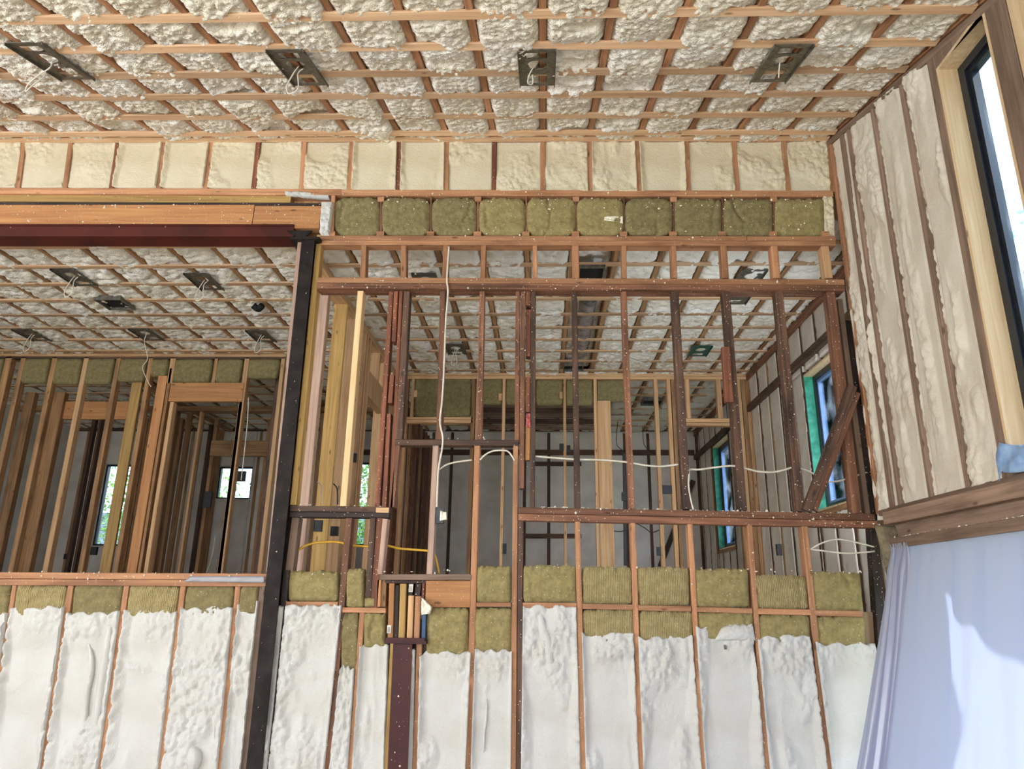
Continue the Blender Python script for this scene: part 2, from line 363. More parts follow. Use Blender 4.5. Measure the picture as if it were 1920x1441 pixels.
# height functions
def h_ceiling(x, y, S, T):
    wx = x+.07*fbm(x*9, y*9, 5); wy = y+.07*fbm(x*9+4, y*9, 9)
    b = blobs(wx*22, wy*26, 1)**.8*.7+blobs(wx*45, wy*48, 4)*.4
    big = fbm(x*3, y*3, 2)-.45; hole = np.clip(fbm(x*2.3, y*4.5, 21)-.60, 0, 1)*.35
    e = np.clip(np.minimum(S, 1-S)*.38/.045, 0, 1)**.5
    return (b*.052+big*.075-hole)*(.35+.65*e)-.026*(1-e)
def h_rough(x, y, S, T):
    b = blobs(x*22+.8*fbm(x*9, y*9, 3), y*24, 1)*.7+blobs(x*46, y*48, 4)*.35
    m = np.clip((fbm(x*3.0, y*3.0, 8)-.40)*6, .06, 1)
    return b*.028*m-.012
def h_trim(x, y, S, T):
    b = blobs(x*21+.8*fbm(x*8, y*8, 3), y*15, 1)*.7+blobs(x*50, y*38, 4)*.35
    m = np.clip((fbm(x*2.6, y*1.5, 8)-.50)*9, 0, 1)
    ed = np.minimum(S, 1-S)*.38; e = np.clip(1-ed/(.015+.05*vnoise(x*0+3, y*5, 4)), 0, 1)
    m = np.maximum(m, e)
    return b*.034*m+.004*fbm(x*12, y*12, 2)-.006
def h_lower(x, y, S, T):
    b = blobs(x*24+.9*fbm(x*8, y*8, 3), y*15, 1)*.65+blobs(x*52, y*36, 4)*.45
    m = np.clip((fbm(x*2.4, y*1.4, 8)-.50)*10, 0, 1)
    wl = .02+.09*np.clip(vnoise(x*0+3+(S > .5)*9, y*2.3, 4)-.35, 0, 1)
    ed = np.minimum(S, 1-S)*.4; e = np.clip(1.2-ed/wl, 0, 1)
    tp = np.clip((T-.80)*9, 0, 1)*np.clip(fbm(x*4, y*0, 3)*3-.9, 0, 1)
    rid = np.exp(-((x*9+1.2*fbm(x*0, y*2, 6)) % 3.7-1.6)**2*40)*np.clip(fbm(y*1.5, x*0+2, 7)*5-2.4, 0, 1)
    hz = np.exp(-((y*3+1.1*fbm(x*3, y*0, 12)) % 2.9-1.4)**2*60)*np.clip(fbm(x*6, y*2, 14)*4-1.8, 0, 1)
    m = np.maximum(np.maximum(m, e), tp)
    return b*.044*m+.006*rid+.012*hz*b*2+.006*fbm(x*10, y*10, 2)-.010
def h_clump(x, y, S, T):
    # column of thick foam lumps down the middle of a bay
    c = .45+.25*(fbm(y*1.3, y*0, 31)-.5); m = np.clip(1-np.abs(S-c)/.17, 0, 1)*np.clip(fbm(x*5, y*2.0, 33)*6-2.5, 0, 1)*np.clip(1.5-T*1.6, 0, 1)*np.clip(T*8-.6, 0, 1)
    return .034*m**.5*(blobs(x*17, y*15, 7)*.8+.2)*(m > 0)
def h_back(x, y, S, T): return .010*blobs(x*14, y*14, 1)+.008*fbm(x*4, y*4, 3)
def h_batt(x, y, S, T):
    e = np.clip(np.minimum(S, 1-S)*7, 0, 1); g = np.clip(np.minimum(T, 1-T)*5, 0, 1)
    r = (1-(1-e)**2)*(1-(1-g)**2)
    cr_ = np.exp(-((x*7+1.6*fbm(x*3, y*5, 6)) % 2.6-1.3)**2*90)*np.clip(fbm(x*5, y*3, 9)*5-2, 0, 1)
    return r*.024+.022*fbm(x*7, y*7, 2)+.014*fbm(x*40, y*40, 5)-.016*cr_-.022

# ================================================================== SETTING
wf = empty('wall_far', (0, D, 0), kind='structure', label='tall inner wall of exposed studs, foam and batts facing the camera')
wr = empty('wall_right', (XR, 3, 0), kind='structure', label='right wall of spray foamed stud bays with a tall window')
cf = empty('ceiling', (0, 2, 4.6), kind='structure', label='sloped front ceiling of foam between rafters with furring strips')
cb = empty('ceiling', (0, 9, ZC), kind='structure', label='flat ceiling of the rooms behind the stud wall')
wbr = empty('wall_back_right', (2.0, 9.45, 0), kind='structure', label='partition with header and batts behind the bare studs')
wbl = empty('wall_back_left', (-4, 8.6, 0), kind='structure', label='partition of studs seen through the wide opening')
wpt = empty('wall_partition', (-2.05, 7, 0), kind='structure', label='receding stud partition behind the black steel column')
wro = empty('wall_back_side', (XB, 9, 0), kind='structure', label='foamed side wall of the rear rooms with two green edged windows')
wex = empty('wall_exterior', (0, 13, 0), kind='structure', label='farthest foamed outside wall of the rear rooms')

# floor and shell
box('floor', (-8, -3.6, -.12), (2.6, 5.3, 0), 'subfloor', kind='structure', label='plywood subfloor of the tall room')
box('floor', (-9, 5.3, .35), (3.0, 13.3, .5), 'subfloor', kind='structure', label='raised floor of the rear rooms')
# rear + left walls (out of view) with wide openings
wre = empty('wall_rear', (-2.8, -3.5, 0), kind='structure')
for a, b in (((-8, -3.6, 0), (-7.2, -3.45, 2.8)), ((1.9, -3.6, 0), (2.5, -3.45, 2.8)), ((-8, -3.6, 2.5), (2.5, -3.45, 2.85)), ((-2.8, -3.6, 0), (-2.6, -3.45, 2.5))):
    box('post', a, b, 'wood_new', wre)
wle = empty('wall_left', (-8, 1, 0), kind='structure')
for a, b in (((-8.1, -3.6, 0), (-7.95, -1.6, 3.4)), ((-8.1, 1.2, 0), (-7.95, 5.3, 5.4)), ((-8.1, -1.6, 3.4), (-7.95, 1.2, 5.0)), ((-8.1, -1.6, 0), (-7.95, 1.2, 1.0))):
    box('panel', a, b, 'foam_white', wle)

# ---------------------------------------------------------------- far wall, upper band
upT = [(-41, 265, -60, 351), (45, 265, 32, 350), (133, 265, 121, 350), (222, 265, 208, 350), (309, 265, 297, 350), (397, 265, 385, 351), (485, 265, 475, 352), (571, 265, 565, 353),
       (660, 265, 655, 355), (749, 266, 746, 356), (838, 266, 836.5, 357), (927, 266, 926, 358), (1018, 266, 1018, 358), (1105, 266, 1107, 359), (1194, 266, 1199, 359),
       (1287, 265, 1291, 358), (1376, 264, 1383, 357), (1469, 263, 1479, 356), (1554, 262, 1562, 356)]
upW = 9
for (a, b, c, d_) in upT:
    vst('stud', a, b-6, c, d_+3, upW, random.choice(['wood_mid', 'wood_mid', 'wood_red']), wf, Y=D, d=.14)
lefts = [(-130, 265, -150, 351)]+upT
for i in range(len(upT)-1):
    a = upT[i]; b = upT[i+1]; e = 4.4
    BL = onY(a[2]+e, a[3], D+.004); BR = onY(b[2]-e, b[3], D+.004); TL = onY(a[0]+e, 265, D+.004); TR = onY(b[0]-e, 265, D+.004)
    patch('foam_panel', BL, BR, TL, TR, (0, -1, 0), h_rough if i % 5 < 3 else h_trim, 'foam_cream', wf, res=.009)
hst('top_plate', -200, 257, 265, 1560, 256, 264, 'wood_mid', wf, d=.14)
hst('plate', -200, 351, 362, 640, 354, 365, 'wood_mid', wf, Y=D-.004, d=.2)
hst('plate', 640, 355, 366, 1562, 357, 368, 'wood_mid', wf, Y=D-.004, d=.14)
hst('plate', -200, 362, 377, 545, 366, 379, 'wood_gold', wf, Y=D+.02, d=.14)
# left header stack over the wide opening
lv = empty('laminated_header', onY(300, 425, D), label='orange laminated timber header lying on the dark red steel beam', cat='beam')
hst('beam_length', -200, 383, 426, 474, 384, 426, 'lvl_orange', lv, Y=D-.05, d=.16)
hst('beam_length', 475.5, 385, 427, 600, 386, 427, 'lvl_orange', lv, Y=D-.05, d=.16)
hst('packing_strip', -200, 378, 383, 600, 380, 386, 'wood_char', lv, Y=D-.03, d=.13)

def isection(name, p0, p1, w, h, t, mat, parent, **kw):
    """steel I section from p0 to p1; w along X-ish, h = depth in Y for columns"""
    p0 = Vector(p0); p1 = Vector(p1); ez = (p1-p0); Ln = ez.length; ez.normalize()
    ey = Vector((0, 1, 0)) if abs(ez.y) < .5 else Vector((0, 0, 1)); ey = (ey-ez*ey.dot(ez)).normalized(); ex = ey.cross(ez)
    a, b = w/2, t/2
    pr = [(-a, 0), (a, 0), (a, t), (b, t), (b, h-t), (a, h-t), (a, h), (-a, h), (-a, h-t), (-b, h-t), (-b, t), (-a, t)]
    vs = [(x, y, 0) for x, y in pr]+[(x, y, Ln) for x, y in pr]; n = 12
    fs = [(i, (i+1) % n, (i+1) % n+n, i+n) for i in range(n)]+[tuple(range(n-1, -1, -1)), tuple(range(n, 2*n))]
    mw = Matrix([[ex[0], ey[0], ez[0], p0[0]], [ex[1], ey[1], ez[1], p0[1]], [ex[2], ey[2], ez[2], p0[2]], [0, 0, 0, 1]])
    return mesh(name, vs, fs, mat, parent, mw=mw, **kw)
# red steel beam (flanges up and down, web visible)
bt = onY(300, 428, D); bb = onY(300, 451, D)
sb = empty('steel_beam', (bt[0], D, bb[2]), label='dark red painted steel beam under the orange timber header', cat='beam')
za = onY(-200, 440, D)[2]; 
def beam_at(v0, v1, th, y0, y1, nm):
    a = (onY(-200, v0, D)[2]); b = onY(556, v1, D)[2]; xa = onY(-200, v0, D)[0]; xb = onY(556, v1, D)[0]
    vs = []
    for x, z in ((xa, a), (xb, b)):
        for yy in (y0, y1):
            for zz in (0, -th): vs.append((x, yy, z+zz))
    mesh(nm, vs, [(0, 1, 3, 2), (4, 6, 7, 5), (0, 4, 5, 1), (2, 3, 7, 6), (0, 2, 6, 4), (1, 5, 7, 3)], 'steel_red', sb)
beam_at(427, 428, .014, D-.07, D+.11, 'top_flange')
beam_at(447, 448, .014, D-.07, D+.11, 'bottom_flange')
beam_at(428, 429, .088, D-.055, D+.02, 'web')
# black steel column
pc0 = onY(476, 1440, D-.06); pc1 = onY(578.5, 446, D-.06); pb = ext(pc1, pc0, 0)
sc_ = empty('steel_column', (pb[0], D, 0), label='tall black steel column beside the wide opening', cat='column')
isection('shaft', pb, pc1, .105, .11, .012, 'steel_black', sc_)
a = onY(568, 448, D-.06)
box('cap_plate', (a[0]-.10, D-.08, a[2]-.012), (a[0]+.14, D+.1, a[2]+.01), 'steel_black', sc_)
# gusset under the beam
g0 = onY(538, 432, D-.065); g1 = onY(585, 432, D-.065); g2 = onY(566, 452, D-.065)
mesh('gusset', [g0, g1, g2, g0+[0, .012, 0], g1+[0, .012, 0], g2+[0, .012, 0]], [(0, 2, 1), (3, 4, 5), (0, 1, 4, 3), (1, 2, 5, 4), (2, 0, 3, 5)], 'steel_black', sc_)
vst('furring_board', 563, 440, 502.5, 1073, 8, 'wood_pinkish', wf, Y=D-.03, d=.10)
vst('stud', 599, 440, 549, 946, 11, 'wood_gold', wf, Y=D-.0, d=.09)
# white foam around the header end
patch('foam_seam', onY(600, 437, D-.055), onY(615, 437, D-.055), onY(602, 377, D-.055), onY(622, 377, D-.055), (0, -1, 0), h_rough, 'foam_white', wf, res=.006, skirt=.12)
patch('foam_seam', onY(535, 364, D-.01), onY(615, 368, D-.01), onY(535, 359, D-.01), onY(615, 361, D-.01), (0, -1, 0), h_rough, 'foam_white', wf, res=.006)
vst('stud', 625, 366, 622, 440, 7, 'wood_mid', wf, d=.14)

# ---------------------------------------------------------------- batts (top level things)
NB = [0]
ORD = ['first', 'second', 'third', 'fourth', 'fifth', 'sixth', 'seventh', 'eighth', 'ninth', 'tenth', 'eleventh']
def add_batt(uL, uR, vT, vB, label, group, mat='wool', Y=D+.012, res=.009, skirt=.085, hf=h_batt, uLT=None, uRT=None, ragged=.012, rnd=.05):
    uLT = uL if uLT is None else uLT; uRT = uR if uRT is None else uRT
    NB[0] += 1; sd_ = NB[0]
    o = patch('insulation_batt', onY(uL, vB, Y), onY(uR, vB, Y), onY(uLT, vT, Y), onY(uRT, vT, Y), (0, -1, 0), hf, mat, None, res=res, skirt=skirt, rnd=rnd,
              topfn=lambda S: ragged*2*(fbm(S*14, S*0+sd_, 3)-.5)+ragged*(vnoise(S*60, S*0+sd_, 1)-.5))
    setp(o, label=label, cat='insulation', group=group); return o
high = [(628, 712), (716, 806), (810, 894), (898, 985), (988, 1079), (1081, 1169), (1172, 1261), (1265, 1353), (1357, 1449), (1453, 1545)]
hd = ['with a torn white seam', '', 'with a white cable across it', '', 'with a frayed left edge', 'with a white foam smear', 'greyer than the rest', '', '', 'nearest the right wall']
hmat = ['wool_dirty', 'wool_dirty', 'wool_dirty', 'wool', 'wool', 'wool', 'wool_dirty', 'wool_dirty', 'wool_dirty', 'wool']
for i, (a, b) in enumerate(high):
    add_batt(a, b, 370+.4*i*.5, 441, '%s high-row olive batt from the left%s' % (ORD[i], ', '+hd[i] if hd[i] else ''), 'batts in the high row', hmat[i], Y=D+.0, rnd=.14 if i < 7 else .06)
for i, u in enumerate([622, 714, 808, 896, 986.5, 1080, 1170, 1263, 1355, 1451, 1549]):
    vst('stud', u, 366, u+.3, 442, 3.5, 'wood_old', wf, Y=D+.005, d=.09)
    hst('cleat', u-8, 433, 442, u+6, 433, 442, 'wood_mid', wf, Y=D-.012, d=.02)
    if i % 2: hst('cleat', u-6, 368, 377, u+6, 368, 377, 'wood_mid', wf, Y=D-.012, d=.02)
patch('foam_seam', onY(1547, 440, D), onY(1566, 440, D), onY(1544, 368, D), onY(1560, 368, D), (0, -1, 0), h_rough, 'foam_cream', wf, res=.006)
# smear of foam on the sixth batt
patch('foam_smear', onY(1133, 413, D-.02), onY(1168, 417, D-.02), onY(1133, 408, D-.02), onY(1168, 404, D-.02), (0, -1, 0), h_rough, 'foam_bit', wf, res=.006, skirt=.02)

# ---------------------------------------------------------------- double plate, cripples, header
hst('plate', 600, 441, 449.5, 1400, 442, 451, 'wood_mid', wf, Y=D-.015, d=.10)
hst('plate', 1401, 442, 451, 1567, 442, 451, 'wood_mid', wf, Y=D-.015, d=.10)
hst('plate', 600, 450, 458.5, 1567, 451.5, 460, 'wood_mid', wf, Y=D-.01, d=.10)
for u0, u1, wv_ in ((682, 680, 10), (757, 756.5, 10), (836, 834, 10), (907, 905, 9), (1003, 1003, 8.5), (1079, 1080, 13), (1170, 1171, 9), (1263, 1265, 10), (1357, 1361, 12), (1452, 1457, 13), (1547, 1555, 14)):
    vst('cripple_stud', u0, 459, u1, 521, wv_, 'wood_mid' if u0 != 1547 else 'wood_new', wf, Y=D, d=.09)
hst('header_board', 595, 519, 529.5, 1583, 523.5, 533, 'wood_mid', wf, Y=D-.03, d=.14)
hst('header_board', 594, 530, 540, 1584, 533.5, 544, 'wood_old', wf, Y=D-.03, d=.14)

# ---------------------------------------------------------------- main bare studs
def S(uT, vT, uB, vB, w_, m_, name='stud', Y=D, **kw): return vst(name, uT, vT, uB, vB, w_, m_, wf, Y=Y, **kw)
S(676, 545, 643, 948, 11.5, 'wood_pale', Y=D-.035, d=.09)
# cluster by the first opening, with the slot between its first two boards
S(733.5, 546, 707, 950, 9, 'wood_red'); 
S(742.5, 546, 738, 640, 8, 'wood_red'); S(735, 702, 731, 755, 8, 'wood_red'); S(729, 775, 720, 950, 8, 'wood_red')
S(752, 546, 733, 950, 7, 'wood_red', d=.09); S(763, 546, 747, 832, 12, 'wood_dark', Y=D-.005)
S(746, 832, 735, 950, 8, 'wood_old')
S(830, 546, 823, 826, 10.5, 'wood_old')
S(904, 546, 898, 826, 10, 'wood_old')
S(971, 546, 969, 828, 8.5, 'wood_old'); S(981, 546, 978, 915, 9, 'wood_old')
S(991, 546, 990.5, 572, 9, 'wood_red'); S(991, 580, 990, 668, 9, 'wood_red', Y=D+.02, d=.07); S(990, 706, 989.5, 772, 9, 'wood_red', Y=D+.01, d=.07); S(990, 798, 989, 862, 9, 'lvl_orange', Y=D+.02, d=.06)
S(1000.5, 546, 998, 952, 9, 'wood_dark')
S(1077, 546, 1083, 952, 10.5, 'wood_dark'); S(1170, 546, 1185, 953, 10.5, 'wood_old'); S(1266, 546, 1289, 954, 14, 'wood_dark')
S(1362, 546, 1394, 956, 14.5, 'wood_dark'); S(1461, 546, 1502, 958, 15, 'wood_dark'); S(1558, 546, 1608, 962, 17, 'wood_old')
S(1361, 650, 1368, 753, 15, 'wood_red', 'scab_block', Y=D-.05, d=.05)
# diagonal brace (two boards)
S(1600, 722, 1514, 957, 17, 'wood_dark', 'diagonal_brace', Y=D-.05, d=.045); S(1608, 735, 1527, 955, 13, 'wood_old', 'diagonal_brace', Y=D-.045, d=.045)
# edge pieces at the corner
S(1575, 560, 1628, 965, 10, 'wood_grey', Y=D+.05); S(1591, 600, 1640, 975, 14, 'wood_char', Y=D+.09)
# mid rails
hst('rail', 740, 823, 834, 972, 824, 835, 'wood_dark', wf, Y=D-.01)
hst('rail', 544, 947, 958.5, 730, 950, 960, 'wood_dark', wf, Y=D-.012); hst('rail', 544, 959, 969, 729, 960.5, 970.5, 'wood_char', wf, Y=D-.01)
hst('block', 705, 951, 960, 729, 951, 961, 'wood_new', wf, Y=D-.02, d=.03)
hst('rail', 972, 950, 962, 1640, 963, 975, 'wood_old', wf, Y=D-.014, d=.10); hst('rail', 972, 962.5, 975, 1644, 976, 989, 'wood_old', wf, Y=D-.010, d=.10)
hst('rail', 712, 1076, 1087, 883, 1076, 1087, 'wood_grey', wf, Y=D-.01)
# lower part of window-sized opening
S(817, 832, 805, 1076, 11, 'wood_pinkish'); S(713, 971, 701, 1139, 14, 'wood_red'); S(722, 972, 712, 1076, 9.5, 'wood_pinkish', Y=D-.02); S(699, 971, 690, 1118, 11, 'wood_dark')
S(554, 970, 541, 1072, 14, 'wood_grey', Y=D+.02)
# ---------------------------------------------------------------- lower studs to the floor
def SL_(uT, vT, uB, w_, m_, **kw): return vst('stud', uT, vT, uB, 1440, w_, m_, wf, toz=.04, **kw)
SL_(-86, 1096, -156, 9, 'wood_mid'); SL_(27, 1096, -27, 9, 'wood_mid'); SL_(132.5, 1096, 80.5, 11, 'wood_mid'); SL_(237, 1096, 189.5, 10.5, 'wood_mid'); SL_(343, 1097, 302, 10.5, 'wood_mid'); SL_(446, 1098, 413, 10.5, 'wood_mid')
SL_(493, 1090, 457, 11, 'wood_grey', Y=D+.0)
SL_(537, 1068, 501, 12, 'wood_char'); SL_(654, 971, 614.5, 12, 'wood_old'); SL_(679, 1148, 657.5, 10, 'wood_mid')
SL_(786, 1206, 778, 10.5, 'wood_mid', d=.08); SL_(895, 832, 878, 11.5, 'wood_mid')
SL_(967, 832, 962, 10, 'wood_mid'); SL_(976.5, 972, 972.5, 9.5, 'wood_dark', Y=D+.006)
SL_(1083, 974, 1093, 10.5, 'wood_mid'); SL_(1186.5, 976, 1201.5, 10.5, 'wood_mid'); SL_(1294, 978, 1318, 10, 'wood_mid'); SL_(1406, 981, 1438.5, 10, 'wood_mid'); SL_(1509, 984, 1554, 12, 'wood_mid')
SL_(1640, 990, 1672, 16, 'wood_char', Y=D+.06)
hst('sill_plate', -200, 1071, 1083, 500, 1075, 1087, 'wood_mid', wf, Y=D-.02, d=.12); hst('sill_plate', -200, 1084, 1096, 500, 1087.5, 1099, 'wood_mid', wf, Y=D-.015, d=.11)
board('bottom_plate', (-6, D-.002, .02), (XR, D-.002, .02), .04, .1, 'wood_mid', wf)
for a in [(536, 633, 1127, 1136, 1128, 1137), (642, 723, 1138, 1148, 1139, 1149), (893, 958, 1129, 1137, 1129, 1137), (980, 1081, 1129, 1139, 1130, 1140), (1092, 1187, 1131, 1141, 1133, 1143), (1197, 1296, 1134, 1144, 1136, 1146), (1307, 1411, 1137, 1147, 1140, 1150), (1421, 1520, 1140, 1151, 1142, 1153), (1528, 1617, 1143, 1154, 1145, 1156)]:
    hst('blocking', a[0], a[2], a[3], a[1], a[4], a[5], 'wood_mid', wf, Y=D-.006, d=.08)
hst('header_board', 798, 1088, 1138, 882, 1088, 1138, 'lvl_orange', wf, Y=D-.004, d=.045)
S(711, 1087, 709, 1137, 8, 'lvl_orange'); S(720, 1087, 718, 1137, 9, 'wood_back', Y=D+.02)
# low batts
lowL = [(-18, 23, 1095, 1152), (31, 127, 1096, 1150), (140, 232, 1096, 1155), (243, 337, 1097, 1150), (350, 440, 1097, 1150), (452, 488, 1098, 1142)]
txt = ['cut by the picture edge', 'with ribbed dull face', '', 'with white top left corner', '', 'narrow, next to the black column']
for i, (a, b, c, d_) in enumerate(lowL):
    sh = (d_-c)*.15
    add_batt(a-sh, b-sh, c-1, d_+8, ('%s batt from the left under the wide opening %s' % (ORD[i], txt[i])).strip(), 'batts under the wide opening', 'wool_ribbed' if i in (1, 3) else 'wool_dirty', uLT=a, uRT=b)
for (a, b, c, d_, lb, mt) in [
    (541, 633, 1070, 1127, 'square olive batt just right of the black steel column', 'wool'),
    (649, 682, 1066, 1138, 'narrow ragged olive batt left of the doubled reddish studs', 'wool'),
    (683, 705, 1119, 1138, 'small olive batt scrap above the short block by the timber beam ends', 'wool'),
    (639, 672, 1148, 1258, 'long narrow frayed olive batt sagging left of an orange stud', 'wool_dirty'),
    (682, 722, 1149, 1214, 'olive batt pressed against the left side of the stacked beam ends', 'wool'),
    (799, 879, 1139, 1228, 'folded olive batt right of the dark blue strip', 'wool'),
    (889, 960, 1139, 1224, 'olive batt under the block, left of the doubled long stud', 'wool'),
    (893, 958, 1061, 1130, 'creased olive batt above the block, left of the doubled long stud', 'wool')]:
    add_batt(a, b, c, d_, lb, 'odd batts around the beam ends', mt)
lowR = [(981, 1080, 1059, 1129), (1092, 1185, 1062, 1132), (1196, 1292, 1063, 1135), (1303, 1404, 1066, 1138), (1412, 1514, 1078, 1142), (1524, 1616, 1073, 1145)]
for i, (a, b, c, d_) in enumerate(lowR):
    k = i*2.3
    add_batt(a+k*.3, b+k*.3, c, d_, '%s batt from the left below the charred rail%s' % (ORD[i], [', smooth and creased', ', finely ribbed', ', finely ribbed, clean', ', creased, yellow', ', lowest top edge', ', at the corner'][i]), 'batts below the charred rail',
             'wool_ribbed' if i in (1, 2, 4) else 'wool', uLT=a-k*.3, uRT=b-k*.3)
lowR2 = [(1092, 1188, 1141, 1196), (1198, 1298, 1144, 1202), (1308, 1412, 1146, 1200), (1422, 1518, 1151, 1206), (1530, 1622, 1154, 1214)]
for i, (a, b, c, d_) in enumerate(lowR2):
    add_batt(a+2, b+2, c, d_, '%s batt from the left just above the white foam%s' % (ORD[i], [', ribbed', ', ribbed', ', half hidden by a foam bulge', ', dull, sagging', ', frayed, by the plastic sheet'][i]), 'batts just above the white foam', 'wool_ribbed' if i < 2 else 'wool', uLT=a, uRT=b)

# ---------------------------------------------------------------- lower foam bays: (right edge of left stud @top, @bottom), (left edge of right stud ...), top v
bays = [(-81, -151, 22, -32, 1152), (32, -22, 127, 75, 1142), (138, 86, 231, 184, 1153), (243, 195, 337, 297, 1147), (349, 307, 440, 408, 1143), (452, 419, 487, 451, 1132),
        (528, 489, 531, 495, 1140), (543, 507, 644, 608, 1137), (656, 620, 673, 652, 1254), (684, 663, 731, 719, 1213), (775, 764, 780, 772, 1220), (792, 784, 888, 872, 1226), (896, 884, 960, 957, 1220),
        (982, 978, 1078, 1087, 1139), (1089, 1099, 1182, 1196, 1190), (1193, 1207, 1289, 1313, 1196), (1300, 1323, 1401, 1433, 1176), (1412, 1444, 1503, 1548, 1196), (1516, 1560, 1612, 1690, 1209)]
# (edges are given at v=1100 and v=1440)
for (a0, a1, b0, b1, vt) in bays:
    k = (vt-1100)/340; Yf = D+.006
    if vt == 1140 and a1 == 489: a0, b0, a1, b1 = 522, 534, 484, 499; Yf = D-.01
    TL = onY(a0+(a1-a0)*k-1, vt, Yf); TR = onY(b0+(b1-b0)*k+1, vt, Yf); BL = ext(TL, onY(a1-1, 1440, Yf), .04); BR = ext(TR, onY(b1+1, 1440, Yf), .04)
    sd_ = random.random()*40
    o = patch('foam_panel', BL, BR, TL, TR, (0, -1, 0), h_lower, 'foam_white', wf, res=.0105, skirt=.06,
          topfn=lambda S, q=sd_: .05*(fbm(S*5, S*0+q, 3)-.45)+.02*np.abs(np.sin(S*9+q*3))-.005)
# long drips of foam on the left bays
def drip(pts, r, nm='foam_ridge'):
    P3 = [Vector(onY(u, v, D+.002)) for u, v in pts]; o = tube(nm, P3, r, 'foam_white', wf, n=8)
    me = o.data; n = len(me.vertices)//8
    for i in range(n):
        f = math.sin(math.pi*(i+.5)/n)**.6
        ring = [me.vertices[i*8+k] for k in range(8)]; c = sum((v.co for v in ring), Vector())/8
        for v in ring: v.co = c+(v.co-c)*max(f, .15)
drip([(208, 1165), (203, 1200), (198, 1240), (190, 1290), (183, 1340), (181, 1375)], .032)
drip([(166, 1205), (172, 1235), (170, 1265), (163, 1300), (160, 1345), (158, 1400)], .022)
drip([(1014, 1150), (1018, 1180), (1026, 1200), (1030, 1225), (1035, 1255)], .04)
drip([(418, 1142), (412, 1200), (406, 1260), (403, 1320), (402, 1400)], .008)
drip([(912, 1310), (912, 1340), (908, 1370), (907, 1410)], .010)
drip([(360, 1400), (365, 1420), (362, 1445)], .05)
# foam bulges over the third and fourth lower batts
patch('foam_bulge', onY(1340, 1200, D-.01), onY(1416, 1200, D-.01), onY(1352, 1178, D-.01), onY(1412, 1176, D-.01), (0, -1, 0), lambda x, y, S, T: .03*np.sin(np.pi*S)**.5*np.sin(np.pi*np.clip(T, 0, 1))**.5+.008*blobs(x*20, y*20), 'foam_white', wf, res=.006, topfn=lambda S: .02*np.sin(np.pi*S)+.012*np.abs(np.sin(S*11)))
# dark nail plate marks in the foam
for u, v in ((1140, 1205), (1253, 1214), (1360, 1213), (1476, 1220)):
    p = onY(u, v, D-.012); q = []
    for k in range(9):
        an = k/9*6.283; rr = .022*(.5+random.random()*.8); q.append((math.cos(an)*rr*.7, 0, math.sin(an)*rr*1.1))
    q2 = [(x, .01, z) for x, _, z in q]
    mesh('strap_scrap', q+q2, [tuple(range(8, -1, -1)), tuple(range(9, 18))]+[(i, (i+1) % 9, (i+1) % 9+9, i+9) for i in range(9)], 'galvanised_dark', wf, mw=Matrix.Translation(p))

# ---------------------------------------------------------------- maroon column with the beam ends above it
pm0 = onY(745.5, 1440, D-.03); pm1 = onY(755, 1207, D-.03); pmb = ext(pm1, pm0, 0)
mc = empty('steel_column', (pmb[0], D, 0), label='short dark maroon steel column in the lower foam wall', cat='column')
isection('shaft', pmb, pm1, (onY(773, 1250, D)-onY(737, 1250, D))[0], .12, .01, 'steel_maroon', mc)
a = onY(722, 1196, D-.05); b = onY(799, 1207, D-.05); box('cap_plate', (a[0], D-.06, b[2]), (b[0], D+.1, a[2]-.012), 'steel_maroon', mc)
box('lip', (a[0]+.01, D-.07, a[2]-.014), (b[0]-.01, D-.05, a[2]+.006), 'steel_maroon', mc)
SL_(735.5, 1206, 723.5, 8, 'wood_gold', Y=D-.0)
bpk = empty('beam_ends', onY(757, 1196, D), label='stacked ends of timber beams resting on the maroon steel column', cat='beam')
for (u0, u1, v0, v1, mt, yy) in [(728, 738, 1093, 1197, 'lvl_orange', D-.0), (739, 747.5, 1097, 1196, 'wood_char', D+.01), (748.5, 760, 1094, 1195, 'wood_gold', D-.02), (764, 774.5, 1116, 1196, 'wood_new', D-.01),
                                (765, 774.5, 1093, 1115, 'wood_char', D-.0), (777, 788, 1117, 1196, 'wood_mid', D-.01), (778, 789, 1094, 1116, 'wood_char', D+.01), (790, 795, 1093, 1160, 'wood_red', D-.0)]:
    vst('beam_end', (u0+u1)/2+1.5, v0, (u0+u1)/2-1.5, v1, u1-u0, mt, bpk, Y=yy, d=.2)
for (u, v) in ((729.5, 1179), (770.5, 1102)):
    p = onY(u, v, D-.006); lb_ = box('label', (p[0]-.014, p[1]-.002, p[2]-.026), (p[0]+.014, p[1]+.001, p[2]+.026), 'paper_label', bpk)
    for k in range(3): box('label_line', (p[0]-.008+.006*k, p[1]-.003, p[2]-.02), (p[0]-.006+.006*k, p[1]-.001, p[2]+.014), 'plastic_black', lb_)
hst('beam_top', 722, 1087, 1093, 800, 1087, 1093, 'wood_dark', bpk, Y=D+.02, d=.18)
o = vst('blue_strip', 795, 1151, 793.5, 1206, 8, 'plastic_blue', None, Y=D-.02, d=.05); setp(o, label='dark blue strip between the beam ends and the folded batt', cat='strip')
o = patch('foam_lump', onY(791, 1152, D-.04), onY(806, 1150, D-.04), onY(792, 1120, D-.04), onY(810, 1138, D-.04), (0, -1, 0), lambda x, y, S, T: .03*blobs(x*30, y*30)+.01, 'foam_bit', wf, res=.005)
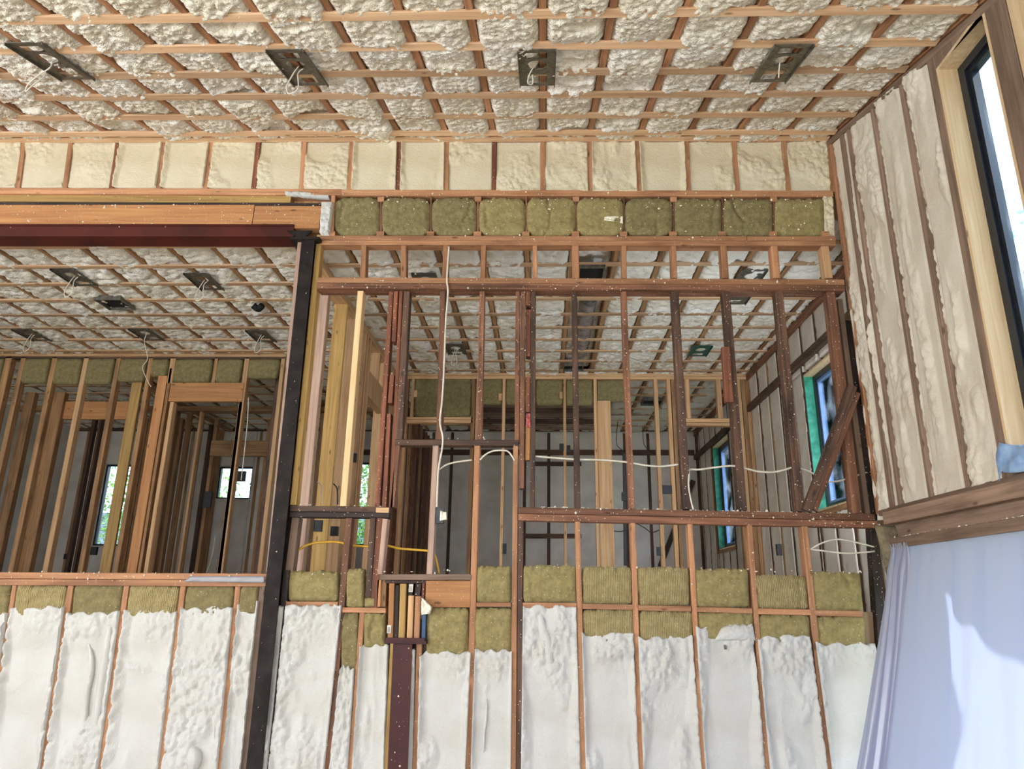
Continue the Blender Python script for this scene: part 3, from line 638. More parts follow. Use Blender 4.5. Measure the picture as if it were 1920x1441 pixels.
# ---------------------------------------------------------------- scattered foam crumbs
def crumbs(name, n, fn, rmin, rmax, mat, parent):
    vs = []; fs = []
    base = [(1, 0, 0), (-1, 0, 0), (0, 1, 0), (0, -1, 0), (0, 0, 1), (0, 0, -1)]; bf = [(0, 2, 4), (2, 1, 4), (1, 3, 4), (3, 0, 4), (2, 0, 5), (1, 2, 5), (3, 1, 5), (0, 3, 5)]
    for _ in range(n):
        p = fn(); r = rmin+(rmax-rmin)*random.random()**3; k = len(vs); sx_, sy_, sz_ = [r*(.5+random.random()) for _ in range(3)]
        for b in base: vs.append((p[0]+b[0]*sx_, p[1]+b[1]*sy_, p[2]+b[2]*sz_))
        fs += [tuple(i+k for i in f) for f in bf]
    return mesh(name, vs, fs, mat, parent, kind='stuff')
segs = [((0, 405), (600, 405), 22, D-.053, 260), ((0, 365), (600, 370), 8, D-.01, 60), ((640, 361), (1560, 363), 5, D-.008, 90), ((630, 380), (1545, 380), 12, D-.03, 190), ((630, 430), (1545, 430), 12, D-.026, 90),
        ((600, 445), (1560, 446), 4, D-.018, 60), ((600, 524), (1583, 528), 6, D-.034, 90), ((600, 540), (1583, 542), 5, D-.034, 60), ((975, 956), (1640, 968), 6, D-.02, 50), ((545, 470), (590, 470), 3, D-.03, 1),
        ((0, 1078), (495, 1082), 9, D-.024, 60), ((1500, 975), (1640, 985), 10, D-.02, 40), ((545, 1072), (880, 1072), 5, D-.02, 40), ((980, 1060), (1615, 1072), 4, D+.0, 110), ((545, 946), (730, 949), 2, D-.0, 24), ((742, 822), (970, 822), 3, D-.0, 30)]
def cr():
    s_ = random.choices(segs, [s[4] for s in segs])[0]; t = random.random()
    return onY(s_[0][0]+(s_[1][0]-s_[0][0])*t, s_[0][1]+(s_[1][1]-s_[0][1])*t+random.uniform(-1, 1)*s_[2], s_[3])
crumbs('foam_crumbs', 1100, cr, .0015, .009, 'foam_bit', wf)
vsegs = [(575, 450, 478, 1440, 12, D-.063), (733, 550, 707, 940, 10, D-.006), (980, 550, 978, 900, 12, D-.006), (1266, 546, 1289, 954, 6, D-.004), (1362, 546, 1394, 956, 6, D-.004), (1461, 546, 1502, 958, 6, D-.004), (755, 1210, 746, 1440, 14, D-.033),
         (903, 546, 898, 826, 4, D-.004), (1170, 546, 1185, 953, 4, D-.004), (1083, 974, 1093, 1440, 4, D-.004), (1294, 978, 1318, 1440, 4, D-.004), (1406, 981, 1438, 1440, 4, D-.004)]
def cr2():
    s_ = random.choice(vsegs); t = random.random(); return onY(s_[0]+(s_[2]-s_[0])*t+random.uniform(-1, 1)*s_[4], s_[1]+(s_[3]-s_[1])*t, s_[5])
crumbs('foam_crumbs', 330, cr2, .0012, .006, 'foam_bit', wf)
def tri_bits(): 
    u = random.uniform(975, 1620); return onY(u, 951+(u-972)*.0195-1, D+.02)
crumbs('foam_crumbs', 120, tri_bits, .004, .014, 'foam_bit', wf)

# ================================================================== FRONT CEILING
jx = [onY(u, 262, D)[0] for u in [-50, 45, 133, 222, 309, 397, 485, 571, 660, 753, 840, 927, 1018, 1105, 1197, 1287, 1376, 1465]]
step = .406
while jx[0] > -7.6: jx.insert(0, jx[0]-step)
jx.append(XR+.02)
tl = math.sqrt(1+SL*SL)
yn = np.array([0, SL, -1])/tl   # downward normal of the slope
Y0 = -3.4
for x in jx:
    board('rafter', (x, Y0, ceilZ(x, Y0)), (x, D+.1, ceilZ(x, D+.1)), .042, .2, 'wood_mid', cf, ddir=(0, 0, 1))
for i in range(len(jx)-1):
    a, b = jx[i]+.016, jx[i+1]-.016; y1 = D-.005; y0 = 2.3
    if b < -7: y0 = 4.5
    o = .036
    z = lambda x, y: ceilZ(x, y)+o
    patch('foam_panel', (a, y0, z(a, y0)), (b, y0, z(b, y0)), (a, y1, z(a, y1)), (b, y1, z(b, y1)), yn, h_ceiling, 'foam_ceiling', cf, res=.0125 if b > -5.4 else .03)
    patch('foam_panel', (a, Y0, z(a, Y0)), (b, Y0, z(b, Y0)), (a, y0, z(a, y0)), (b, y0, z(b, y0)), yn, h_ceiling, 'foam_ceiling', cf, res=.06)
vs = [(x, y, ceilZ(x, y)+.22+dz) for dz in (0, .05) for x, y in ((-8.2, Y0-.3), (2.9, Y0-.3), (2.9, D+.3), (-8.2, D+.3))]
mesh('roof_deck', vs, [(0, 1, 2, 3), (7, 6, 5, 4), (0, 4, 5, 1), (1, 5, 6, 2), (2, 6, 7, 3), (3, 7, 4, 0)], 'plywood', cf)
sy = [onCeil(960, v)[1] for v in (24, 82.5, 133, 175, 214, 246)]
print('strap Y', [round(s, 3) for s in sy])
strapY = list(sy); 
while strapY[0] > -3.2: strapY.insert(0, strapY[0]-.406)
strapY.append(D-.03)
for y in strapY:
    jit = random.uniform(-.01, .01); xr = XR-.01
    board('furring_strip', (-7.9, y+jit, ceilZ(-7.9, y+jit)-.021), (xr, y-jit, ceilZ(xr, y)-.021), .062, .019, 'wood_strap', cf, ddir=(0, 0, 1))

# ================================================================== RIGHT WALL
def rvs(nm, uT, vT, uB, vB, wy, mat, X=XR, d=.14, z0=None, z1=None, **kw):
    a = onX(uT, vT, X); b = onX(uB, vB, X)
    y = (a[1]+b[1])/2
    za = ceilZ(X, y)-.06 if z1 is None else z1; zb = b[2] if z0 is None else z0
    return board(nm, (X, y, zb), (X, y, za), wy, d, mat, wr, ddir=(1, 0, 0), **kw)
rst = []
for (uT, vT, uB, vB, wy) in [(1555, 262, 1646, 977, .05), (1578, 239, 1667, 949, .06), (1591, 239, 1681, 938, .04), (1637, 206, 1739, 927, .04), (1696, 200, 1811, 913, .042), (1765, 200, 1881, 894, .075)]:
    a = onX(uT, vT, XR); b = onX(uB, vB, XR); y = (a[1]+b[1])/2; rst.append((y, wy)); print('rstud', round(a[1], 3), round(b[1], 3))
zr = 2.16
for i, (y, wy) in enumerate(rst):
    board('stud', (XR, y, zr-.02), (XR, y, ceilZ(XR, y)-.05), wy, .14, 'wood_grey' if i else 'wood_mid', wr, ddir=(1, 0, 0))
for i in range(len(rst)-1):
    ya, yb = rst[i][0]-rst[i][1]/2+.004, rst[i+1][0]+rst[i+1][1]/2-.004
    patch('foam_panel', (XR+.006, ya, zr), (XR+.006, yb, zr), (XR+.006, ya, ceilZ(XR, ya)-.05), (XR+.006, yb, ceilZ(XR, yb)-.05), (-1, 0, 0), lambda x, y, S, T: h_trim(x, y, S, T)+h_clump(x, y, S, T)-.034*np.clip(1-np.minimum(S, 1-S)/.13, 0, 1)**.7-.003, 'foam_grey', wr, res=.010)
wy0, wy1 = 3.17, rst[-1][0]-.04  # window opening: near, far side
zt = onX(1757, 127, XR)[2]; zb = 2.24
# sloping top plate following the rake
for k, (off, th) in enumerate(((.0, .04), )):
    board('rake_plate', (XR-.004, Y0, ceilZ(XR, Y0)-.045), (XR-.004, D, ceilZ(XR, D)-.045), .05, .14, 'wood_grey', wr, ddir=(1, 0, 0))
# near post and more wall toward camera (mostly out of view)
board('post', (XR, wy0-.075, zr), (XR, wy0-.075, ceilZ(XR, wy0)-.05), .15, .16, 'wood_grey', wr, ddir=(1, 0, 0))
board('post', (XR+.004, wy0-.24, zr), (XR+.004, wy0-.24, ceilZ(XR, wy0)-.1), .17, .16, 'wood_jamb', wr, ddir=(1, 0, 0))
# header over window with raked top
vs = []
for y in (wy0-.1, wy1+.02):
    top = ceilZ(XR, y)-.07
    for x in (XR+.002, XR+.14):
        for z in (zt, top): vs.append((x, y, z))
mesh('window_header', vs, [(0, 1, 5, 4), (2, 6, 7, 3), (0, 4, 6, 2), (1, 3, 7, 5), (0, 2, 3, 1), (4, 5, 7, 6)], 'wood_grey', wr)
# outside sheathing around the openings
def wallpiece(ya, yb, z0, z1a, z1b=None):
    z1b = z1a if z1b is None else z1b; vs = []
    for y, zz in ((ya, z1a), (yb, z1b)):
        for x in (XR+.15, XR+.18):
            for z in (z0, zz): vs.append((x, y, z))
    mesh('sheathing', vs, [(0, 1, 5, 4), (2, 6, 7, 3), (0, 4, 6, 2), (1, 3, 7, 5), (0, 2, 3, 1), (4, 5, 7, 6)], 'plywood', wr)
wallpiece(wy1, D+.3, 2.0, ceilZ(XR, wy1)+.2, ceilZ(XR, D)+.2)
wallpiece(wy0, wy1, zt, ceilZ(XR, wy0)+.2, ceilZ(XR, wy1)+.2)
wallpiece(wy0-.35, wy1, 2.0, zb); wallpiece(wy0-.35, wy0, zb, ceilZ(XR, wy0-.35)+.2, ceilZ(XR, wy0)+.2)
wallpiece(-3.6, 1.2, 0, ceilZ(XR, -3.6)+.2, ceilZ(XR, 1.2)+.2); wallpiece(1.2, wy0-.35, 3.6, ceilZ(XR, 1.2)+.2, ceilZ(XR, wy0-.35)+.2); wallpiece(1.2, wy0-.35, 2.0, 2.3)
# rails at the foot of the upper wall
yA, yB = D-.03, 1.5
zA = onX(1671, 968, XR)[2]; print('zA', zA)
board('sole_plate', (XR-.004, yA, 2.145), (XR-.004, yB, 2.145), .04, .15, 'wood_grey', wr, ddir=(1, 0, 0))
board('rail', (XR-.03, yA-.12, 2.095), (XR-.03, yB, 2.085), .085, .045, 'wood_grey', wr, ddir=(1, 0, 0))
board('rim_board', (XR+.045, yA, 1.99), (XR+.045, yB, 1.99), .15, .04, 'wood_grey', wr, ddir=(1, 0, 0))
board('ledger', (XR-.03, yA-.15, 1.925), (XR-.03, yB, 1.925), .065, .13, 'wood_grey', wr, ddir=(1, 0, 0))
crumbs('foam_crumbs', 160, lambda: (XR+random.uniform(-.02, .04), random.uniform(2.6, yA-.2), 1.96), .003, .010, 'foam_bit', wr)
# foam spill along the corner
def corner_pts(n):
    pts = []
    for k in range(n):
        v = 255+(975-255)*k/(n-1); u = 1556+(1648-1556)*k/(n-1); p = onY(u, v, D-.005); pts.append(p)
    return pts
cp = corner_pts(60)
vs = []; fs = []
for i, p in enumerate(cp):
    kk = np.array([i*.35]); wl = .012+.05*max(0, float(fbm(kk, kk*0, 3)[0])-.3)+(.02 if i > 26 else 0)
    for k in range(7):
        a = k/6*math.pi/2
        rr = wl*(.85+.3*float(vnoise(kk*2, kk*0+k*.7, 5)[0])); vs.append((p[0]+.03-rr*math.cos(a), p[1]+.03-.03-rr*math.sin(a)*.7, p[2]))
for i in range(59):
    for k in range(6): fs.append((i*7+k, i*7+k+1, (i+1)*7+k+1, (i+1)*7+k))
mesh('foam_seam', vs, fs, 'foam_grey', wr, smooth=True)

def window(name, X, y0, y1, z0, z1, jamb, fr, label, flash=None, sash=None, jw=.12):
    """window in an X=const wall; y0<y1; jamb lining from X to X+jw, then frame"""
    r = empty(name, (X+jw, (y0+y1)/2, z0), kind='structure', label=label)
    t = .02
    box('jamb', (X+.0, y1-t, z0), (X+jw, y1, z1), flash or jamb, r); box('jamb', (X, y0, z0), (X+jw, y0+t, z1), jamb, r)
    box('head_jamb', (X, y0+t, z1-t), (X+jw, y1-t, z1), jamb, r); box('sill', (X, y0+t, z0), (X+jw, y1-t, z0+t), jamb, r)
    fx0, fx1 = X+jw-.01, X+jw+.06; f = .055
    a, b, c, d_ = y0+t, y1-t, z0+t, z1-t
    for nm, lo, hi in (('frame', (fx0, b-f, c), (fx1, b, d_)), ('frame', (fx0, a, c), (fx1, a+f, d_)), ('frame', (fx0, a+f, d_-f), (fx1, b-f, d_)), ('frame', (fx0, a+f, c), (fx1, b-f, c+f))): box(nm, lo, hi, fr, r)
    g = .028; sx0, sx1 = fx0+.02, fx1-.005; a2, b2, c2, d2 = a+f, b-f, c+f, d_-f; sm = sash or fr
    for nm, lo, hi in (('sash', (sx0, b2-g, c2), (sx1, b2, d2)), ('sash', (sx0, a2, c2), (sx1, a2+g, d2)), ('sash', (sx0, a2+g, d2-g), (sx1, b2-g, d2)), ('sash', (sx0, a2+g, c2), (sx1, b2-g, c2+g))): sh_ = box(nm, lo, hi, sm, r)
    box('pane', (sx1-.02, a2+g-.004, c2+g-.004), (sx1-.014, b2-g+.004, d2-g+.004), 'glass', sh_)
    return r
w1 = window('window_1', XR, wy0, wy1, zb, zt, 'wood_jamb', 'frame_black', 'tall narrow black framed window with pale pine jambs at upper right', sash='frame_black')
window('window_4', XR, 1.3, wy0-.4, 2.3, 3.55, 'wood_jamb', 'frame_black', 'black framed window nearer the camera')
# blue membrane scrap hanging under the window corner
mb = []
for i in range(9):
    for j in range(7):
        u = 1873+i*8; v = 828+j*8+6*math.sin(i*.4)+(4 if j == 6 else 0)-i*0
        p = onX(u, v+ (8-i)*.0, XR-.03); mb.append((p[0]-.012*math.sin(i*1.1+j*.7)-.02*j/6, p[1], p[2]-.01*(i == 0)*j))
o = mesh('membrane_scrap', mb, [(i*7+j, i*7+j+1, (i+1)*7+j+1, (i+1)*7+j) for i in range(8) for j in range(6)], 'tape_blue', None, smooth=True)
setp(o, label='light blue membrane scrap under the tall window corner', cat='membrane')
md = o.modifiers.new('thickness', 'SOLIDIFY'); md.thickness = .002

# ---------------------------------------------------------------- plastic sheet over the opening under the rails
def sheet(name, ya, yb, label, base, lean, seed, nS=110, nT=70, ztop=1.92, zbot=.02):
    s = np.linspace(0, 1, nS); t = np.linspace(0, 1, nT); Sg, Tg = np.meshgrid(s, t)
    yy = ya+(yb-ya)*Sg; zz = ztop+(zbot-ztop)*Tg
    fold = .05*(fbm(Sg*7+.5*Tg, Tg*.5, seed)-.5)*(1.4-.6*Tg)+.018*np.sin(Sg*42+3*fbm(Sg*3, Tg, seed+1))*np.exp(-Tg*3.)+.02*(fbm(Sg*22, Tg*1.2, seed+5)-.5)
    fold = fold*np.clip(Tg*11, .12, 1)+.022*np.abs(np.sin(Sg*30+4*fbm(Sg*4, Tg*.3, seed+2)))**3*np.clip(Tg*20, 0, 1)*np.exp(-Tg*5)
    xx = base-lean(Sg, Tg)+fold
    P = np.stack([xx, yy, zz], -1)
    idx = np.arange(nT*nS).reshape(nT, nS); f = np.stack([idx[:-1, :-1], idx[:-1, 1:], idx[1:, 1:], idx[1:, :-1]], -1).reshape(-1, 4)
    o = mesh(name, P.reshape(-1, 3), f, 'poly_sheet', None, smooth=True); setp(o, label=label, cat='plastic sheet'); return o
def lean1(S_, T_): return .50*T_**1.15*(1-.75*S_)+.02
sheet('plastic_sheet', 4.93, 2.95, 'large translucent white plastic sheet hanging below the right wall rails', XR+.01, lean1, 3, ztop=1.9)
def lean2(S_, T_): return .05+.62*T_**1.15*(1-.5*S_)
o = sheet('plastic_sheet', 4.97, 4.72, 'narrow pinkish plastic flap at the left edge of the large sheet', XR-.01, lambda S_, T_: .02+.56*T_**1.15*(1-.25*S_), 8, nS=26)
sheet('plastic_sheet', 3.1, 2.2, 'greyish plastic sheet cut by the right picture edge', XR-.12, lambda S_, T_: .05+.1*T_, 12, nS=40)
# grey cut in the sheet (tear)
# fluffy dirty insulation in the corner
o = patch('insulation_wad', onY(1668, 1100, D-.13), onY(1700, 1100, D-.13), onY(1640, 985, D-.13), onY(1690, 985, D-.13), (-.5, -.86, 0),
          lambda x, y, S, T: .07*np.sin(np.pi*S)**.6*np.sin(np.pi*np.clip(T, 0, 1))**.5+.03*fbm(x*9, y*6, 2), 'wool_fluff', None, res=.01, skirt=.08)
setp(o, label='dirty fluffy insulation wad hanging in the corner above the plastic sheet', cat='insulation')

# ================================================================== BACK CEILING
xo = onZ(988, 480, ZC)[0]; bx = [xo+.406*k for k in range(-26, 12)]; bx = [x for x in bx if -9.2 < x < XB-.1]; bx.append(XB)
box('joist_rim', (-9.2, 5.25, ZC), (XB, 5.29, ZC+.2), 'wood_back', cb)
for x in bx: board('joist', (x, 5.25, ZC), (x, 13.0, ZC), .042, .2, 'wood_back', cb, ddir=(0, 0, 1))
def h_cb(x, y, S_, T_):
    b = blobs(x*13, y*13, 1)*.6+blobs(x*26, y*26, 4)*.4; e = np.clip(np.minimum(S_, 1-S_)*.38/.05, 0, 1)**.5
    return (b*.058+.06*(fbm(x*3, y*3, 2)-.45))*(.3+.7*e)-.02*(1-e)
for i in range(len(bx)-1):
    a, b = bx[i]+.016, bx[i+1]-.016; z = ZC+.034
    if b-a < .05: continue
    dx_ = onZ(1104, 566, ZC+.01)[0]; hf_ = (lambda x, y, S, T: h_cb(x, y, S, T)-.09) if a-.05 < dx_ < b+.05 else h_cb
    patch('foam_panel', (a, 5.3, z), (b, 5.3, z), (a, 9.4, z), (b, 9.4, z), (0, 0, -1), hf_, 'foam_ceiling', cb, res=.02)
    patch('foam_panel', (a, 9.42, z), (b, 9.42, z), (a, 13.0, z), (b, 13.0, z), (0, 0, -1), h_cb, 'foam_ceiling', cb, res=.035)
box('roof_deck', (-9.4, 5.2, ZC+.2), (XB+.3, 13.3, ZC+.26), 'plywood', cb)
y = 5.64-.0
while y < 12.9:
    board('furring_strip', (-9, y, ZC-.021), (XB-.01, y+random.uniform(-.015, .015), ZC-.021), .062, .019, 'wood_strap', cb, ddir=(0, 0, 1)); y += .406

# ================================================================== PARTITION (depth direction, X=-2.05)
XP = -2.10
for k, yy in enumerate((6.12, 6.17, 6.76, 7.17, 7.62, 7.67, 7.82)):
    board('stud', (XP, yy, .5), (XP, yy, ZC-.1), .14, .04, ['wood_pinkish', 'wood_new', 'wood_gold', 'wood_new', 'wood_back', 'wood_new', 'wood_new'][k], wpt)
board('plate', (XP, 5.3, ZC-.062), (XP, 9.4, ZC-.062), .14, .04, 'wood_new', wpt, ddir=(0, 0, 1)); board('plate', (XP, 5.3, ZC-.105), (XP, 9.4, ZC-.105), .14, .04, 'wood_new', wpt, ddir=(0, 0, 1))
box('header_board', (XP-.02, 7.86, 3.75), (XP+.07, 9.3, 4.05), 'wood_new', wpt)
for yy in (8.3, 8.7, 9.1): board('cripple_stud', (XP+.01, yy, 4.05), (XP+.01, yy, ZC-.1), .12, .04, 'wood_new', wpt)
for yy in (8.72, 9.34): board('stud', (XP, yy, .5), (XP, yy, ZC-.1), .14, .04, 'wood_new', wpt)
yy = 9.6
while yy < 12.6:
    board('stud', (XP+.06, yy, .5), (XP+.06, yy, 4.2), .14, .04, random.choice(['wood_back', 'wood_old', 'wood_back_dark']), wpt); yy += .24

# ================================================================== BACK RIGHT WALL (Y=9.45)
YR = 9.45
def bv(u, v, vT, vB, wpx, mat, parent=wbr, Y=YR, d=.09, nm='stud'):
    p = onY(u, v, Y); a = onY(u, vT, Y)[2]; b = onY(u, vB, Y)[2] if vB is not None else .5
    wd = (onY(u+wpx/2, v, Y)-onY(u-wpx/2, v, Y))[0]
    return board(nm, (p[0], Y, b), (p[0], Y, a), wd, d, mat, parent)
def bh(u0, u1, vT, vB, mat, parent=wbr, Y=YR, d=.09, nm='plate'):
    return hst(nm, u0, vT, vB, u1, vT+.002*(u1-u0), vB+.002*(u1-u0), mat, parent, Y=Y, d=d)
bh(764, 1405, 698, 703.5, 'wood_new', Y=YR-.01); bh(764, 1405, 704, 709.5, 'wood_new', Y=YR-.005)
for u, vb, wp, mt in [(762, None, 8, 'wood_back'), (774, 781, 5, 'wood_new'), (888, None, 7, 'wood_back'), (896, None, 6, 'wood_new'), (945, None, 5.5, 'wood_new'), (1058.5, None, 5, 'wood_new'), (1116, None, 6, 'wood_new'),
                     (1230, None, 7, 'wood_new'), (1254, None, 7, 'wood_new'), (1262, None, 6, 'wood_back'), (1289, 785, 8, 'wood_new'), (1348, 785, 9, 'wood_new'), (1376, None, 8, 'wood_back'), (1385, None, 8, 'wood_new'), (1394, None, 8, 'wood_back'), (1402, None, 7, 'wood_back')]:
    bv(u, 730, 709, vb, wp, mt)
bh(762, 886, 781, 786, 'wood_new'); bh(762, 886, 786.5, 792, 'wood_new'); bh(1281, 1372, 784, 791, 'wood_new'); bh(1281, 1372, 791.5, 798, 'wood_new')
vst('panel_board', 1132, 751, 1141, 1100, 26, 'wood_new', wbr, Y=YR-.02, d=.03, toz=.5)
for (u, v) in ((1052, 741), (938, 744), (779, 738)): bh(u-3, u+3, v-7, v+6, 'wood_new', Y=YR-.01, d=.04, nm='block')
for i, (a, b, c, d_, sp) in enumerate([(777, 883, 708, 781, 'widest, above the doorway header'), (901, 942, 709, 757, 'short, left of a single stud'), (948, 1002, 709, 757, 'half behind the doubled reddish studs'), (1005, 1056, 710, 758, 'right of the doubled reddish studs'), (1061, 1112, 711, 759, 'thickly speckled with white foam'), (1119, 1172, 711, 752, 'rightmost, above the wide vertical board')]):
    add_batt(a, b, c, d_, 'olive batt in the rear room partition, '+sp, 'batts in the rear right partition', 'wool_dirty', Y=YR+.02, res=.03, skirt=.05)

# ================================================================== BACK LEFT WALL (Y=8.6)
YL = 8.6
bh(-200, 536, 656, 661, 'wood_back', wbl, YL-.03); bh(-200, 536, 661, 667, 'wood_new', wbl, YL-.01)
bh(-200, 536, 667, 671, 'wood_back_dark', wbl, YL+.0)
for u, v, vt, vb, wp, mt in [(12, 690, 666, None, 12, 'wood_back'), (-60, 690, 668, None, 10, 'wood_back'), (39, 692, 669, None, 9, 'wood_back'), (98.5, 690, 669, None, 9, 'wood_back'), (158, 690, 669, None, 9, 'wood_new'), (219, 690, 670, None, 8, 'wood_back'), (280, 690, 670, None, 8, 'wood_back'),
                         (304.5, 710, 704, None, 17, 'lvl_orange'), (322, 690, 670, 718, 10, 'wood_new'), (316, 720, 690, None, 5, 'wood_back'), (403, 690, 670, 717, 6, 'wood_back'), (461, 690, 670, None, 9, 'wood_new'), (529, 690, 671, None, 7, 'wood_new'), (322, 756, 753, None, 7, 'wood_new'), (451, 756, 753, None, 7, 'wood_back')]:
    bv(u, v, vt, vb, wp, mt, wbl, YL, .09)
bv(257, 716, 714, None, 19, 'wood_gold', wbl, YL+.1, .04)
bh(318, 455, 717, 752, 'lvl_orange', wbl, YL-.01, .06, 'header_board')
bh(112, 246, 752, 785, 'lvl_orange', wbl, YL+.5, .06, 'header_board')
bv(110, 745, 735, None, 20, 'wood_back', wbl, YL+.45, .09); bv(56, 740, 735, None, 17, 'wood_back', wbl, YL+.45, .09)
for i, (a, b, c, d_) in enumerate([(43, 94, 671, 717), (103, 154, 671, 719), (163, 215, 671, 719), (224, 276, 671, 714), (284, 317, 672, 705), (328, 400, 672, 716), (407, 456, 672, 717), (466, 526, 672, 708), (-8, 8, 671, 717)]):
    sh = (d_-c)*.2
    add_batt(a-sh, b-sh, c, d_, '%s dark olive batt %s' % (ORD[i], 'from the left atop the partition inside the wide opening') if i < 8 else 'dark olive batt scrap at the picture edge inside the wide opening', 'batts inside the wide opening', 'wool_dirty', Y=YL+.02, res=.03, skirt=.05, uLT=a, uRT=b)
# rooms beyond: hall partition and cross frames
wh = empty('wall_hall', (-4, 10.8, 0), kind='structure')
for x in np.arange(-8.3, -2.3, .406):
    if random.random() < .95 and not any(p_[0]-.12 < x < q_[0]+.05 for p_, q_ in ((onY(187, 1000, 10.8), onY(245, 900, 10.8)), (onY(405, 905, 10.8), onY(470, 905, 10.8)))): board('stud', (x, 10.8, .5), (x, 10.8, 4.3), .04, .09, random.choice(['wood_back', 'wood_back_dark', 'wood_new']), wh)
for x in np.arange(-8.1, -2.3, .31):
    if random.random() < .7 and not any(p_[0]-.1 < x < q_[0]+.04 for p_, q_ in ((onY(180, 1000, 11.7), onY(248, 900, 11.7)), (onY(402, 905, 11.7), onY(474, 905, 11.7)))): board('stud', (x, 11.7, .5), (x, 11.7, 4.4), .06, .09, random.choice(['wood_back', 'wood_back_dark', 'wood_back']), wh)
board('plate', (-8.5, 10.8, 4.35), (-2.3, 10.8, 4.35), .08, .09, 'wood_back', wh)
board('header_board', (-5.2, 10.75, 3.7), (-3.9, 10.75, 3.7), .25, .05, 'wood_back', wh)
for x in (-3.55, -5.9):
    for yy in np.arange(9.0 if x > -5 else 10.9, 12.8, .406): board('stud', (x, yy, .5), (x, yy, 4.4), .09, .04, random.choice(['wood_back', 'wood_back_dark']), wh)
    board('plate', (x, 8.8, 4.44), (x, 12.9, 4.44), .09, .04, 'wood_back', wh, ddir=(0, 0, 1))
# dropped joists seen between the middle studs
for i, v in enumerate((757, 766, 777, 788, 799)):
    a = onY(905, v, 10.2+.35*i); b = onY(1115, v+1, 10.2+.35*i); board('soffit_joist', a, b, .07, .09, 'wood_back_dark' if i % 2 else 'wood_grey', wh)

# ================================================================== FAR EXTERIOR WALL (Y=13)
YF = 13.0
wins = [(onY(170, 1022, YF), onY(250, 870, YF)), (onY(402, 934, YF), onY(474, 874, YF)), (onY(658, 1022, YF), onY(703, 866, YF))]
xs = []; x = XB
while x > -9: xs.append(x); x -= .52
box('sheathing', (-9.1, YF+.16, 0), (wins[0][0][0], YF+.2, ZC+.2), 'plywood', wex)
def isopen(x, z): return any(a[0] < x < b[0] and a[2] < z < b[2] for a, b in wins)
# sheathing in strips between the windows
ed = sorted(set([wins[0][0][0]]+[q for a, b in wins for q in (a[0], b[0])]+[XB+.2]))
for i in range(len(ed)-1):
    a, b = ed[i], ed[i+1]; m_ = (a+b)/2; hit = [w_ for w_ in wins if w_[0][0]-.001 < m_ < w_[1][0]+.001]
    if hit:
        w_ = hit[0]; box('sheathing', (a, YF+.16, 0), (b, YF+.2, w_[0][2]), 'plywood', wex); box('sheathing', (a, YF+.16, w_[1][2]), (b, YF+.2, ZC+.2), 'plywood', wex)
        patch('foam_panel', (a, YF+.02, .5), (b, YF+.02, .5), (a, YF+.02, w_[0][2]), (b, YF+.02, w_[0][2]), (0, -1, 0), h_back, 'foam_back', wex, res=.06)
        patch('foam_panel', (a, YF+.02, w_[1][2]), (b, YF+.02, w_[1][2]), (a, YF+.02, ZC), (b, YF+.02, ZC), (0, -1, 0), h_back, 'foam_back', wex, res=.06)
    else:
        box('sheathing', (a, YF+.16, 0), (b, YF+.2, ZC+.2), 'plywood', wex)
        patch('foam_panel', (a, YF+.02, .5), (b, YF+.02, .5), (a, YF+.02, ZC), (b, YF+.02, ZC), (0, -1, 0), h_back, 'foam_back', wex, res=.05)
patch('foam_panel', (-9, YF+.02, .5), (wins[0][0][0], YF+.02, .5), (-9, YF+.02, ZC), (wins[0][0][0], YF+.02, ZC), (0, -1, 0), h_back, 'foam_back', wex, res=.06)
for u in (1169.5, 1213, 1303, 1029, 985, 945, 850, 815):
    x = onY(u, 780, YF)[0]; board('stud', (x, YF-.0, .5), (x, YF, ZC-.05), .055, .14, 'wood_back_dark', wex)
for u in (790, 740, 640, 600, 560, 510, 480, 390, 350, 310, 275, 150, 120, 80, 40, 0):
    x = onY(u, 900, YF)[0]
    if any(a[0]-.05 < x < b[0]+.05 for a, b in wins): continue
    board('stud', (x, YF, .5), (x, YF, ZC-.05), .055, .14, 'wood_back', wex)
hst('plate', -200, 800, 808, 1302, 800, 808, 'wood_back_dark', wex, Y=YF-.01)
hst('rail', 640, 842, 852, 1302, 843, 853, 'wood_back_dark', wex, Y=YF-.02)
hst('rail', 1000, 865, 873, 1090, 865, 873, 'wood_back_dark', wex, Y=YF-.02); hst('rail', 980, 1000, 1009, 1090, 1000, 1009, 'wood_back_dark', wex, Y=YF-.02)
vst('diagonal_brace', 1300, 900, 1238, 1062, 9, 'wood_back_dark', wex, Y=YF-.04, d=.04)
for i, (a, b) in enumerate(wins):
    r = empty('window_%d' % (5+i), ((a[0]+b[0])/2, YF, a[2]), kind='structure', label=['slim window far behind the left partition', 'low wide window far behind the left room', 'far window full of green leaves behind the partition'][i])
    f = .03
    for lo, hi in (((a[0], a[2]), (a[0]+f, b[2])), ((b[0]-f, a[2]), (b[0], b[2])), ((a[0]+f, b[2]-f), (b[0]-f, b[2])), ((a[0]+f, a[2]), (b[0]-f, a[2]+f))): box('frame', (lo[0], YF+.06, lo[1]), (hi[0], YF+.12, hi[1]), 'frame_black', r)
    box('pane', (a[0]+f-.004, YF+.088, a[2]+f-.004), (b[0]-f+.004, YF+.094, b[2]-f+.004), 'glass', r)
wl2 = empty('wall_back_end', (-9, 9, 0), kind='structure'); box('panel', (-9.1, 5.2, 0), (-9, 13.2, ZC+.2), 'foam_back', wl2)
box('panel', (-9, D+.1, .3), (-5.6, D+.14, 1.6), 'plywood', wl2)
